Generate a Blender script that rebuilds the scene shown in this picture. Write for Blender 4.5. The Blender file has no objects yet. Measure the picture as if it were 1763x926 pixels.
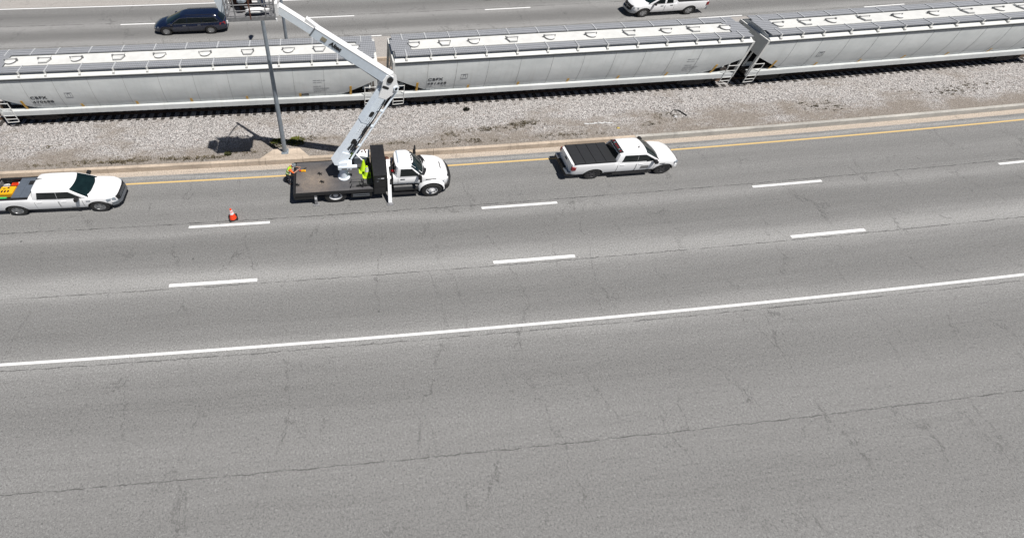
import bpy, bmesh, math, random
from mathutils import Vector, Matrix
random.seed(7)
PI = math.pi
sc = bpy.context.scene
C = sc.collection
R_ROAD = 984.7                     # the motorway and the railway are concentric arcs

# ---------------------------------------------------------------- camera, sky, sun, exposure
cam = bpy.data.cameras.new('camera'); co = bpy.data.objects.new('camera', cam); C.objects.link(co); sc.camera = co
_p, _r, _y = math.radians(45.586), math.radians(-0.087), math.radians(4.64)
fw = Vector((math.sin(_y)*math.cos(_p), math.cos(_y)*math.cos(_p), -math.sin(_p)))
rt0 = Vector((math.cos(_y), -math.sin(_y), 0)); up0 = rt0.cross(fw)
rt = rt0*math.cos(_r)+up0*math.sin(_r); up = -rt0*math.sin(_r)+up0*math.cos(_r)
m = Matrix((rt, up, -fw)).transposed().to_4x4(); m.translation = (0, 0, 20.623); co.matrix_world = m
cam.sensor_width = 36; cam.lens = 831.56/1763*36
cam.shift_x = (881.5-634.02)/1763; cam.shift_y = (281.27-463)/1763
cam.clip_start = 0.5; cam.clip_end = 1500

w = bpy.data.worlds.new("World"); sc.world = w; w.use_nodes = True
nt = w.node_tree; bg = nt.nodes['Background']
sky = nt.nodes.new('ShaderNodeTexSky'); sky.sky_type = 'NISHITA'; sky.sun_disc = False
sky.sun_elevation = math.radians(67); sky.sun_rotation = math.radians(135)
sky.air_density = .55; sky.dust_density = .2
nt.links.new(sky.outputs[0], bg.inputs[0]); bg.inputs[1].default_value = 0.05
sl = bpy.data.lights.new('sun', 'SUN'); sl.energy = 5.0; sl.angle = math.radians(0.5); sl.color = (1, .965, .92)
so = bpy.data.objects.new('sun', sl); C.objects.link(so)
so.rotation_euler = Vector((-.3, .3, -1)).to_track_quat('-Z', 'Y').to_euler()
so.location = (10, 0, 60)
vs = sc.view_settings; vs.view_transform = 'Standard'; vs.look = 'None'; vs.gamma = 1; vs.use_curve_mapping = False; vs.exposure = 0.17

# ---------------------------------------------------------------- helpers
def P(s, n, z=0.0):
    a = s/R_ROAD; return Vector(((R_ROAD-n)*math.sin(a), R_ROAD-(R_ROAD-n)*math.cos(a), z))
K1 = (1, 1, 1); KV = (1.14, .878, .878)

class MB:
    def __init__(self, K=KV): self.v = []; self.f = []; self.mi = []; self.K = K; self.cur = 0; self.uv = None
    def add(self, vs, fs, M=None):
        o = len(self.v)
        for p in vs:
            p = Vector(p)
            if M is not None: p = M @ p
            self.v.append(p)
        for f in fs: self.f.append([i+o for i in f]); self.mi.append(self.cur)
        return self
    def box(self, x0, x1, y0, y1, z0, z1, M=None, taper=0.0):
        t = taper
        vs = [(x0, y0, z0), (x1, y0, z0), (x1, y1, z0), (x0, y1, z0), (x0+t, y0+t, z1), (x1-t, y0+t, z1), (x1-t, y1-t, z1), (x0+t, y1-t, z1)]
        return self.add(vs, [(3, 2, 1, 0), (4, 5, 6, 7), (0, 1, 5, 4), (1, 2, 6, 5), (2, 3, 7, 6), (3, 0, 4, 7)], M)
    def beam(self, a, b, w, h, w2=None, h2=None, upv=(0, 0, 1)):
        a = Vector(a); b = Vector(b); d = (b-a); L = d.length; d.normalize()
        u = Vector(upv); s = d.cross(u)
        if s.length < 1e-4: s = d.cross(Vector((0, 1, 0)))
        s.normalize(); u = s.cross(d)
        w2 = w if w2 is None else w2; h2 = h if h2 is None else h2
        vs = []
        for q, ww, hh in ((a, w, h), (b, w2, h2)):
            for i, j in ((-1, -1), (1, -1), (1, 1), (-1, 1)): vs.append(q+s*ww/2*i+u*hh/2*j)
        return self.add(vs, [(0, 1, 2, 3), (7, 6, 5, 4), (0, 4, 5, 1), (1, 5, 6, 2), (2, 6, 7, 3), (3, 7, 4, 0)])
    def cyl(self, a, b, r, r2=None, n=14, caps=True):
        a = Vector(a); b = Vector(b); d = (b-a).normalized(); r2 = r if r2 is None else r2
        s = d.orthogonal().normalized(); t = d.cross(s)
        vs = []
        for q, rr in ((a, r), (b, r2)):
            for i in range(n):
                an = 2*PI*i/n; vs.append(q+s*rr*math.cos(an)+t*rr*math.sin(an))
        fs = [(i, (i+1) % n, n+(i+1) % n, n+i) for i in range(n)]
        if caps: fs += [tuple(range(n))[::-1], tuple(range(n, 2*n))]
        return self.add(vs, fs)
    def tube(self, pts, r, n=8):
        pts = [Vector(p) for p in pts]; rings = []
        prev = None
        for i, p in enumerate(pts):
            d = (pts[min(i+1, len(pts)-1)]-pts[max(i-1, 0)]).normalized()
            s = d.orthogonal().normalized() if prev is None else (prev-d*prev.dot(d)).normalized()
            prev = s; t = d.cross(s); rr = r[i] if isinstance(r, (list, tuple)) else r
            rings.append([p+s*rr*math.cos(2*PI*k/n)+t*rr*math.sin(2*PI*k/n) for k in range(n)])
        return self.loft(rings)
    def loft(self, rings, caps=True, closed=True):
        n = len(rings[0]); o = []
        for r_ in rings: o += [Vector(p) for p in r_]
        fs = []
        for j in range(len(rings)-1):
            for i in range(n if closed else n-1):
                k = (i+1) % n; fs.append((j*n+i, j*n+k, (j+1)*n+k, (j+1)*n+i))
        if caps: fs += [tuple(range(n))[::-1], tuple(range((len(rings)-1)*n, len(rings)*n))]
        return self.add(o, fs)
    def lathe(self, prof, M=None, n=24):   # profile [(r, h)] round local z
        vs = []
        for i in range(n):
            a = 2*PI*i/n
            for r_, h in prof: vs.append((r_*math.cos(a), r_*math.sin(a), h))
        k = len(prof); fs = []
        for i in range(n):
            j = (i+1) % n
            for q in range(k-1): fs.append((i*k+q, j*k+q, j*k+q+1, i*k+q+1))
        return self.add(vs, fs, M)
    def prism(self, poly, M, h):           # polygon in local xy extruded along local z
        n = len(poly); vs = [(x, y, 0) for x, y in poly]+[(x, y, h) for x, y in poly]
        return self.add(vs, [tuple(range(n))[::-1], tuple(range(n, 2*n))]+[(i, (i+1) % n, n+(i+1) % n, n+i) for i in range(n)], M)
    def grid(self, fn, nu, nv):
        vs = [fn(i/nu, j/nv) for j in range(nv+1) for i in range(nu+1)]
        return self.add(vs, [(j*(nu+1)+i, j*(nu+1)+i+1, (j+1)*(nu+1)+i+1, (j+1)*(nu+1)+i) for j in range(nv) for i in range(nu)])
    def build(self, name, mats, parent=None, smooth=35, loc=None, rz=0, recalc=True):
        me = bpy.data.meshes.new(name)
        k = self.K
        me.from_pydata([(p[0]*k[0], p[1]*k[1], p[2]*k[2]) for p in self.v], [], self.f)
        if not isinstance(mats, (list, tuple)): mats = [mats]
        for m_ in mats: me.materials.append(m_)
        for i, p in enumerate(me.polygons): p.material_index = min(self.mi[i], len(mats)-1)
        if recalc:
            bm = bmesh.new(); bm.from_mesh(me); bmesh.ops.recalc_face_normals(bm, faces=bm.faces); bm.to_mesh(me); bm.free()
        if smooth:
            for p in me.polygons: p.use_smooth = True
            me.set_sharp_from_angle(angle=math.radians(smooth))
        o = bpy.data.objects.new(name, me); C.objects.link(o)
        if parent: o.parent = parent
        if loc is not None: o.location = loc; o.rotation_euler.z = rz
        return o

def boolean(o, cutters, op='DIFFERENCE'):
    for c in cutters:
        c.parent = o.parent
        md = o.modifiers.new('b', 'BOOLEAN'); md.operation = op; md.object = c; md.solver = 'EXACT'
    bpy.context.view_layer.update()
    dg = bpy.context.evaluated_depsgraph_get(); me = bpy.data.meshes.new_from_object(o.evaluated_get(dg))
    o.modifiers.clear(); o.data = me
    for p in me.polygons: p.use_smooth = True
    me.set_sharp_from_angle(angle=math.radians(35))
    for c in cutters: bpy.data.objects.remove(c)

def tag(o, label=None, cat=None, group=None, kind=None):
    if label: o['label'] = label
    if cat: o['category'] = cat
    if group: o['group'] = group
    if kind: o['kind'] = kind
    return o
def thing(name, label, cat, s, n, z=0, rz=0, group=None):
    o = bpy.data.objects.new(name, None); C.objects.link(o)
    o.location = P(s, n, z); o.rotation_euler.z = s/R_ROAD+rz; o.empty_display_size = .3
    return tag(o, label, cat, group)
def struct(o): o['kind'] = 'structure'; return o

# ---------------------------------------------------------------- materials
def newmat(name):
    m_ = bpy.data.materials.new(name); m_.use_nodes = True
    return m_, m_.node_tree, m_.node_tree.nodes['Principled BSDF']
def col(c): return (c[0], c[1], c[2], 1)
def mat(name, c, rough=.5, metal=0, var=.12, scale=6, c2=None, bump=0, coat=0, spec=.5):
    """procedural: colour broken up by two noises, roughness by one"""
    m_, t, b = newmat(name); L = t.links.new
    tc = t.nodes.new('ShaderNodeTexCoord')
    n1 = t.nodes.new('ShaderNodeTexNoise'); n1.inputs['Scale'].default_value = scale; n1.inputs['Detail'].default_value = 6; n1.inputs['Roughness'].default_value = .65
    L(tc.outputs['Object'], n1.inputs['Vector'])
    r = t.nodes.new('ShaderNodeValToRGB'); r.color_ramp.elements[0].position = .3; r.color_ramp.elements[1].position = .7
    lo = c2 if c2 else [x*(1-var) for x in c]
    r.color_ramp.elements[0].color = col(lo); r.color_ramp.elements[1].color = col(c)
    L(n1.outputs[0], r.inputs[0]); L(r.outputs[0], b.inputs['Base Color'])
    mr = t.nodes.new('ShaderNodeMapRange'); mr.inputs[3].default_value = min(1, rough+.12); mr.inputs[4].default_value = max(.02, rough-.08)
    L(n1.outputs[0], mr.inputs[0]); L(mr.outputs[0], b.inputs['Roughness'])
    b.inputs['Metallic'].default_value = metal
    b.inputs['Specular IOR Level'].default_value = spec
    if coat: b.inputs['Coat Weight'].default_value = coat; b.inputs['Coat Roughness'].default_value = .06
    if bump:
        bp = t.nodes.new('ShaderNodeBump'); bp.inputs['Strength'].default_value = bump; bp.inputs['Distance'].default_value = .02
        L(n1.outputs[0], bp.inputs['Height']); L(bp.outputs[0], b.inputs['Normal'])
    return m_

M = {}
M['white'] = mat('white_paint', (.80, .80, .80), .3, var=.05, scale=3, coat=.6)
M['white_ram'] = mat('white_paint_dusty', (.78, .79, .80), .33, var=.07, scale=4, coat=.5)
M['boomwhite'] = mat('boom_enamel', (.78, .84, .90), .4, var=.1, scale=5)
M['boomside'] = mat('boom_fibreglass', (.70, .77, .84), .45, var=.12, scale=4)
M['navy'] = mat('navy_paint', (.004, .009, .030), .25, var=.3, scale=3, coat=1)
M['glass'] = mat('tinted_glass', (.007, .011, .012), .06, var=.3, scale=2, spec=.6)
M['glassg'] = mat('windscreen_glass', (.009, .022, .023), .05, var=.6, scale=2.2, spec=.7)
M['black'] = mat('black_plastic', (.014, .014, .015), .55, var=.4, scale=8)
M['blacksteel'] = mat('black_steel', (.02, .02, .022), .45, var=.5, scale=5)
M['rubber'] = mat('tyre_rubber', (.022, .022, .022), .8, var=.35, scale=14, bump=.3)
M['alloy'] = mat('alloy_rim', (.45, .46, .47), .3, metal=.8, var=.3, scale=10)
M['darkalloy'] = mat('dark_alloy_rim', (.10, .10, .105), .35, metal=.6, var=.3, scale=10)
M['steelwhite'] = mat('white_wheel_steel', (.7, .7, .7), .45, var=.3, scale=12)
M['chrome'] = mat('grey_chrome', (.35, .38, .42), .25, metal=.8, var=.3, scale=6)
M['headlamp'] = mat('lamp_lens', (.30, .34, .38), .1, var=.4, scale=20)
M['redlens'] = mat('red_lens', (.25, .01, .015), .15, var=.3, scale=20)
M['amber'] = mat('amber_lens', (.7, .18, .02), .2, var=.3, scale=20)
M['pole'] = mat('galvanised_steel', (.29, .33, .37), .5, metal=.2, var=.3, scale=3)
M['galv'] = mat('basket_steel', (.30, .30, .31), .5, metal=.2, var=.4, scale=9)
M['rust'] = mat('rusty_steel', (.16, .06, .035), .8, var=.5, scale=8)
M['deck'] = None
M['hopper'] = None
M['grate'] = None
M['orange'] = mat('orange_plastic', (.85, .06, .012), .5, var=.15, scale=8)
M['lime'] = mat('lime_plastic', (.55, .85, .02), .5, var=.12, scale=8)
M['reflect'] = mat('reflective_white', (.8, .8, .8), .4, var=.1, scale=10)
M['vest'] = mat('hi_vis_lime_cloth', (.50, .80, .04), .8, var=.3, scale=14, bump=.4)
M['orangecloth'] = mat('orange_cloth', (.85, .16, .03), .85, var=.25, scale=12, bump=.4)
M['denim'] = mat('dark_trousers', (.03, .032, .045), .9, var=.4, scale=12, bump=.4)
M['jeans'] = mat('blue_jeans', (.02, .035, .09), .9, var=.4, scale=12, bump=.4)
M['brown'] = mat('brown_cloth', (.07, .03, .022), .9, var=.4, scale=12)
M['khaki'] = mat('khaki_trousers', (.20, .15, .11), .9, var=.3, scale=12)
M['skin'] = mat('skin', (.42, .23, .16), .6, var=.15, scale=10)
M['hairm'] = mat('dark_hair', (.02, .014, .01), .7, var=.3, scale=20)
M['greyhat'] = mat('grey_hard_hat', (.16, .18, .19), .35, var=.2, scale=8)
M['boot'] = mat('boot_leather', (.10, .06, .045), .7, var=.4, scale=10)
M['yellow'] = mat('yellow_enamel', (.85, .42, .01), .4, var=.12, scale=6)
M['redplastic'] = mat('red_plastic', (.70, .05, .01), .4, var=.2, scale=8)
M['green'] = mat('green_plastic', (.05, .50, .12), .4, var=.2, scale=8)
M['tonneau'] = mat('grey_bed_cover', (.10, .12, .15), .55, var=.25, scale=4)
M['tonneaublack'] = mat('black_vinyl_cover', (.022, .023, .025), .5, var=.35, scale=5)
M['ink'] = mat('black_lettering', (.02, .02, .022), .6, var=.3, scale=15)
M['inkgrey'] = mat('faded_grey_lettering', (.22, .22, .22), .7, var=.4, scale=12)
M['reflyellow'] = mat('yellow_reflector', (.62, .34, .03), .4, var=.3, scale=8)
M['rail'] = mat('rail_steel', (.14, .09, .06), .55, metal=.4, var=.4, scale=6)
M['tie'] = mat('timber_tie', (.052, .046, .042), .9, var=.4, scale=5, bump=.5)
M['grime'] = mat('bogie_grime', (.035, .028, .024), .8, var=.5, scale=6)
M['leaf'] = mat('weed_leaf', (.10, .11, .035), .8, var=.5, scale=9)
M['leafdry'] = mat('dry_weed', (.17, .14, .08), .9, var=.5, scale=9)
M['litter'] = mat('white_litter', (.6, .6, .6), .5, var=.3, scale=9)

def uvnode(t):
    u = t.nodes.new('ShaderNodeUVMap'); u.uv_map = 'sn'; return u.outputs[0]
def math_(t, op, a, b=None, c=None):
    n = t.nodes.new('ShaderNodeMath'); n.operation = op
    for i, x in enumerate((a, b, c)):
        if x is None: continue
        if isinstance(x, (int, float)): n.inputs[i].default_value = x
        else: t.links.new(x, n.inputs[i])
    return n.outputs[0]
def noise(t, vec, scale, detail=4, rough=.6, vscale=None):
    if vscale:
        mp = t.nodes.new('ShaderNodeMapping'); mp.inputs['Scale'].default_value = vscale; t.links.new(vec, mp.inputs[0]); vec = mp.outputs[0]
    n = t.nodes.new('ShaderNodeTexNoise'); n.inputs['Scale'].default_value = scale; n.inputs['Detail'].default_value = detail; n.inputs['Roughness'].default_value = rough
    t.links.new(vec, n.inputs['Vector']); return n.outputs[0]
def ramp(t, fac, stops):
    r = t.nodes.new('ShaderNodeValToRGB'); e = r.color_ramp.elements
    while len(e) < len(stops): e.new(.5)
    for i, (p, c) in enumerate(stops):
        e[i].position = p; e[i].color = col(c) if isinstance(c, (tuple, list)) else (c, c, c, 1)
    t.links.new(fac, r.inputs[0]); return r.outputs[0]
def mix(t, fac, a, b, mode='MIX'):
    n = t.nodes.new('ShaderNodeMix'); n.data_type = 'RGBA'; n.blend_type = mode
    for i, x in ((0, fac), (6, a), (7, b)):
        if isinstance(x, (int, float)): n.inputs[i].default_value = x
        elif isinstance(x, (tuple, list)): n.inputs[i].default_value = col(x)
        else: t.links.new(x, n.inputs[i])
    return n.outputs[2]

def asphalt(name, tracks, seams, lights, base=(.202, .200, .195)):
    """worn asphalt; tracks = wheel-polished darker bands (n, width, depth), lights = bleached bands, seams = paving joints"""
    m_, t, b = newmat(name); uv = uvnode(t); L = t.links.new
    sx = t.nodes.new('ShaderNodeSeparateXYZ'); L(uv, sx.inputs[0]); s_, n_ = sx.outputs[0], sx.outputs[1]
    big = noise(t, uv, .35, 5, .6, (.35, 1, 1)); mid = noise(t, uv, 2.2, 6, .7); fine = noise(t, uv, 13, 3, .8); finer = noise(t, uv, 34, 2, .8)
    wob = math_(t, 'MULTIPLY', math_(t, 'SUBTRACT', big, .5), 1.0)
    nn = math_(t, 'ADD', n_, wob)
    c = mix(t, ramp(t, mid, [(.3, 0), (.7, 1)]), [x*.95 for x in base], [x*1.04 for x in base])
    def band(n0, wd, wobbly=True):
        d = math_(t, 'ABSOLUTE', math_(t, 'SUBTRACT', nn if wobbly else n_, n0))
        mr = t.nodes.new('ShaderNodeMapRange'); mr.interpolation_type = 'SMOOTHSTEP'
        L(d, mr.inputs[0]); mr.inputs[1].default_value = 0; mr.inputs[2].default_value = wd; mr.inputs[3].default_value = 1; mr.inputs[4].default_value = 0
        return mr.outputs[0]
    for n0, wd, dp in tracks:
        c = mix(t, math_(t, 'MULTIPLY', band(n0, wd), dp), c, [x*.55 for x in base])
    for n0, wd, dp in lights:
        c = mix(t, math_(t, 'MULTIPLY', band(n0, wd), dp), c, [x*1.55 for x in base])
    # aggregate speckle
    c = mix(t, 1.0, c, ramp(t, fine, [(.30, .50), (.46, .95), (.56, 1.03), (.72, 1.5)]), 'MULTIPLY')
    c = mix(t, 1.0, c, ramp(t, finer, [(.33, .66), (.5, 1.0), (.68, 1.3)]), 'MULTIPLY')
    # blotches and streaks along the road
    st = noise(t, uv, 1.0, 5, .65, (.10, 2.4, 1))
    c = mix(t, 1.0, c, ramp(t, st, [(.3, .93), (.5, 1.0), (.75, 1.06)]), 'MULTIPLY')
    # long seams
    jit = math_(t, 'MULTIPLY', math_(t, 'SUBTRACT', noise(t, uv, 1.6, 5, .75), .5), .22)
    brk = ramp(t, noise(t, uv, 1.3, 3), [(.40, .25), (.55, 1)])
    for n0, wd, dp in seams:
        d = math_(t, 'ABSOLUTE', math_(t, 'SUBTRACT', math_(t, 'ADD', n_, jit), n0))
        k = math_(t, 'MULTIPLY', math_(t, 'LESS_THAN', d, wd), math_(t, 'MULTIPLY', brk, dp))
        c = mix(t, k, c, [x*.28 for x in base])
    # crossing cracks: warped cell borders, only where a mask allows
    mp = t.nodes.new('ShaderNodeMapping'); mp.inputs['Scale'].default_value = (.36, .17, 1); L(uv, mp.inputs[0])
    wn = t.nodes.new('ShaderNodeTexNoise'); wn.inputs['Scale'].default_value = 2.6; wn.inputs['Detail'].default_value = 8; wn.inputs['Roughness'].default_value = .72; L(mp.outputs[0], wn.inputs['Vector'])
    va = t.nodes.new('ShaderNodeVectorMath'); va.operation = 'SCALE'; va.inputs['Scale'].default_value = .55; L(wn.outputs[1], va.inputs[0])
    vb = t.nodes.new('ShaderNodeVectorMath'); vb.operation = 'ADD'; L(mp.outputs[0], vb.inputs[0]); L(va.outputs[0], vb.inputs[1])
    vo = t.nodes.new('ShaderNodeTexVoronoi'); vo.feature = 'DISTANCE_TO_EDGE'; vo.inputs['Scale'].default_value = 1.0; L(vb.outputs[0], vo.inputs['Vector'])
    cw = math_(t, 'MULTIPLY', ramp(t, noise(t, uv, 3.0, 4, .7), [(.35, .05), (.75, 1)]), .016)
    ck = math_(t, 'MULTIPLY', math_(t, 'LESS_THAN', vo.outputs['Distance'], cw), ramp(t, noise(t, uv, .45, 3), [(.45, 0), (.6, .55)]))
    c = mix(t, ck, c, [x*.35 for x in base])
    # oil drips and grit spots
    for sc_, th, dk in ((.55, .050, .35), (1.9, .075, .5)):
        vs_ = t.nodes.new('ShaderNodeTexVoronoi'); vs_.inputs['Scale'].default_value = sc_; L(uv, vs_.inputs['Vector'])
        sp_ = t.nodes.new('ShaderNodeSeparateColor'); L(vs_.outputs['Color'], sp_.inputs[0])
        on = math_(t, 'MULTIPLY', math_(t, 'LESS_THAN', vs_.outputs['Distance'], math_(t, 'MULTIPLY', sp_.outputs[1], th)), math_(t, 'GREATER_THAN', sp_.outputs[0], .55))
        c = mix(t, math_(t, 'MULTIPLY', on, 1-dk), c, [x*.35 for x in base])
    L(c, b.inputs['Base Color']); b.inputs['Roughness'].default_value = .88; b.inputs['Specular IOR Level'].default_value = .3
    bp = t.nodes.new('ShaderNodeBump'); bp.inputs['Strength'].default_value = .5; bp.inputs['Distance'].default_value = .01; L(fine, bp.inputs['Height']); L(bp.outputs[0], b.inputs['Normal'])
    return m_

def paintmat(name, c, under, wear=.5):
    m_, t, b = newmat(name); uv = uvnode(t)
    a = noise(t, uv, 9, 6, .75); f = noise(t, uv, 1.1, 3)
    k = ramp(t, math_(t, 'ADD', math_(t, 'MULTIPLY', a, .7), math_(t, 'MULTIPLY', f, .3)), [(wear-.14, 0), (wear-.02, 1)])
    cc = mix(t, k, under, c)
    cc = mix(t, 1.0, cc, ramp(t, noise(t, uv, 30, 3), [(.3, .8), (.6, 1.05)]), 'MULTIPLY')
    t.links.new(cc, b.inputs['Base Color']); b.inputs['Roughness'].default_value = .7
    return m_

def gravelmat():
    m_, t, b = newmat('ballast_gravel'); uv = uvnode(t); L = t.links.new
    sx = t.nodes.new('ShaderNodeSeparateXYZ'); L(uv, sx.inputs[0]); n_ = sx.outputs[1]
    def vor(scale):
        v = t.nodes.new('ShaderNodeTexVoronoi'); v.inputs['Scale'].default_value = scale; v.inputs['Randomness'].default_value = 1; L(uv, v.inputs['Vector']); return v
    v = vor(16.5); v2 = vor(31)
    sp = t.nodes.new('ShaderNodeSeparateColor'); L(v.outputs['Color'], sp.inputs[0])
    stone = ramp(t, sp.outputs[0], [(0, (.13, .12, .115)), (.12, (.35, .33, .32)), (.5, (.47, .445, .43)), (.8, (.56, .535, .515)), (.96, (.70, .68, .66)), (1, (.46, .36, .32))])
    gap = ramp(t, v.outputs['Distance'], [(.32, 1.0), (.66, .5)])
    c = mix(t, 1.0, stone, gap, 'MULTIPLY')
    sp2 = t.nodes.new('ShaderNodeSeparateColor'); L(v2.outputs['Color'], sp2.inputs[0])
    c = mix(t, 1.0, c, ramp(t, sp2.outputs[1], [(0, .70), (.5, 1.0), (1, 1.3)]), 'MULTIPLY')
    # soil fines and dirt towards the kerb and in drifts
    dirt = noise(t, uv, .55, 6, .7, (.45, 1, 1))
    edge = t.nodes.new('ShaderNodeMapRange'); L(n_, edge.inputs[0]); edge.inputs[1].default_value = 21.0; edge.inputs[2].default_value = 23.4; edge.inputs[3].default_value = .27; edge.inputs[4].default_value = 0
    k = ramp(t, math_(t, 'ADD', dirt, edge.outputs[0]), [(.52, 0), (.72, .75)])
    c = mix(t, k, c, mix(t, sp2.outputs[0], (.12, .10, .08), (.29, .25, .21)))
    # far side of the track: brown soil
    far = t.nodes.new('ShaderNodeMapRange'); L(n_, far.inputs[0]); far.inputs[1].default_value = 28.2; far.inputs[2].default_value = 29.4
    c = mix(t, math_(t, 'MULTIPLY', far.outputs[0], .7), c, (.27, .21, .16))
    L(c, b.inputs['Base Color']); b.inputs['Roughness'].default_value = .95; b.inputs['Specular IOR Level'].default_value = .2
    h = math_(t, 'ADD', math_(t, 'MULTIPLY', v.outputs['Distance'], -1.0), math_(t, 'MULTIPLY', v2.outputs['Distance'], -.4))
    bp = t.nodes.new('ShaderNodeBump'); bp.inputs['Strength'].default_value = .8; bp.inputs['Distance'].default_value = .045; L(h, bp.inputs['Height']); L(bp.outputs[0], b.inputs['Normal'])
    return m_

def concretemat(name, c, seg=0):
    m_, t, b = newmat(name); tc = t.nodes.new('ShaderNodeTexCoord'); o = tc.outputs['Object']
    a = noise(t, o, .9, 6, .7, (.5, 1.5, 2)); f = noise(t, o, 14, 5, .7); st = noise(t, o, 1.2, 4, .6, (3.0, .3, .3))
    cc = mix(t, ramp(t, a, [(.3, 0), (.7, 1)]), [x*.66 for x in c], [x*1.1 for x in c])
    cc = mix(t, 1.0, cc, ramp(t, f, [(.3, .8), (.7, 1.12)]), 'MULTIPLY')
    cc = mix(t, ramp(t, st, [(.56, 0), (.74, .55)]), cc, [x*.42 for x in c])
    t.links.new(cc, b.inputs['Base Color']); b.inputs['Roughness'].default_value = .9
    return m_

def hoppermat():
    m_, t, b = newmat('hopper_paint'); L = t.links.new; tc = t.nodes.new('ShaderNodeNewGeometry'); o = tc.outputs['Position']
    a = noise(t, o, .8, 5, .6, (.6, 1, 1)); st = noise(t, o, 1.4, 5, .65, (3.2, .25, .25)); f = noise(t, o, 9, 5, .7)
    sx = t.nodes.new('ShaderNodeSeparateXYZ'); L(o, sx.inputs[0])
    c = mix(t, ramp(t, a, [(.3, 0), (.7, 1)]), (.50, .52, .515), (.62, .635, .625))
    c = mix(t, ramp(t, st, [(.52, 0), (.78, .38)]), c, (.40, .40, .37))
    c = mix(t, ramp(t, f, [(.62, 0), (.8, .22)]), c, (.36, .33, .28))
    L(c, b.inputs['Base Color']); b.inputs['Roughness'].default_value = .5
    bp = t.nodes.new('ShaderNodeBump'); bp.inputs['Strength'].default_value = .25; bp.inputs['Distance'].default_value = .12
    L(noise(t, o, .9, 2, .4), bp.inputs['Height']); L(bp.outputs[0], b.inputs['Normal'])
    return m_
M['hopper'] = hoppermat()
M['hopperwhite'] = mat('hopper_roof_paint', (.68, .68, .655), .5, var=.18, scale=1.6)
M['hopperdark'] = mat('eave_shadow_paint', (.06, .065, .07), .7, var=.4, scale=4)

def gratemat():
    m_, t, b = newmat('walkway_grating'); L = t.links.new; tc = t.nodes.new('ShaderNodeTexCoord'); o = tc.outputs['Object']
    sx = t.nodes.new('ShaderNodeSeparateXYZ'); L(o, sx.inputs[0])
    wv = math_(t, 'FRACT', math_(t, 'MULTIPLY', sx.outputs[1], 4.6)); wx = math_(t, 'FRACT', math_(t, 'MULTIPLY', sx.outputs[0], 9.0))
    k = math_(t, 'MAXIMUM', math_(t, 'LESS_THAN', wv, .16), math_(t, 'MULTIPLY', math_(t, 'LESS_THAN', wx, .35), .35))
    c = mix(t, k, mix(t, noise(t, o, 5, 5), (.30, .31, .33), (.44, .45, .47)), (.10, .105, .11))
    L(c, b.inputs['Base Color']); b.inputs['Roughness'].default_value = .55; b.inputs['Metallic'].default_value = .3
    return m_
M['grate'] = gratemat()

def deckmat():
    m_, t, b = newmat('worn_steel_deck'); L = t.links.new; tc = t.nodes.new('ShaderNodeTexCoord'); o = tc.outputs['Object']
    g = noise(t, o, 1.0, 5, .65, (.7, 1, 1)); f = noise(t, o, 16, 5, .75); s2 = noise(t, o, 2.6, 6, .8)
    sp = t.nodes.new('ShaderNodeVectorMath'); sp.operation = 'DISTANCE'; L(o, sp.inputs[0]); sp.inputs[1].default_value = (-1.1, -.35, 1.0)
    worn = t.nodes.new('ShaderNodeMapRange'); L(sp.outputs['Value'], worn.inputs[0]); worn.inputs[1].default_value = .2; worn.inputs[2].default_value = 1.5; worn.inputs[3].default_value = 1; worn.inputs[4].default_value = 0
    c = mix(t, ramp(t, g, [(.35, 0), (.7, 1)]), (.055, .055, .062), (.115, .11, .11))
    c = mix(t, math_(t, 'MULTIPLY', worn.outputs[0], ramp(t, s2, [(.3, .35), (.65, 1)])), c, (.24, .195, .155))
    c = mix(t, 1.0, c, ramp(t, f, [(.3, .65), (.7, 1.3)]), 'MULTIPLY')
    L(c, b.inputs['Base Color']); b.inputs['Roughness'].default_value = .6
    return m_
M['deck'] = deckmat()

# ---------------------------------------------------------------- setting: sheets laid on the arcs, UV = (distance along, offset)
def sheet(name, m_, n0, n1, s0=-130, s1=170, z=0.0, ds=2.0, z1=None, kind='structure', parent=None, nn=1):
    ns = max(1, int(round((s1-s0)/ds))); me = bpy.data.meshes.new(name); vs = []; fs = []; uvs = []
    for i in range(ns+1):
        s = s0+(s1-s0)*i/ns
        for j in range(nn+1):
            n = n0+(n1-n0)*j/nn; zz = z+((z1 if z1 is not None else z)-z)*j/nn
            vs.append(P(s, n, zz)); uvs.append((s, n))
    k = nn+1
    for i in range(ns):
        for j in range(nn): fs.append((i*k+j, (i+1)*k+j, (i+1)*k+j+1, i*k+j+1))
    me.from_pydata(vs, [], fs); me.materials.append(m_)
    u = me.uv_layers.new(name='sn')
    for l in me.loops: u.data[l.index].uv = uvs[l.vertex_index]
    o = bpy.data.objects.new(name, me); C.objects.link(o)
    if kind: o['kind'] = kind
    if parent: o.parent = parent
    return o

mt, t_, b_ = newmat('dry_grass'); tc_ = t_.nodes.new('ShaderNodeTexCoord')
c_ = mix(t_, noise(t_, tc_.outputs['Object'], .12, 8, .7), (.10, .11, .04), (.22, .19, .10))
t_.links.new(c_, b_.inputs['Base Color']); b_.inputs['Roughness'].default_value = .95
g = bpy.data.meshes.new('ground'); g.from_pydata([(-900, -700, -.35), (900, -700, -.35), (900, 1100, -.35), (-900, 1100, -.35)], [], [(0, 1, 2, 3)]); g.materials.append(mt)
go = bpy.data.objects.new('ground', g); C.objects.link(go); struct(go)

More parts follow.
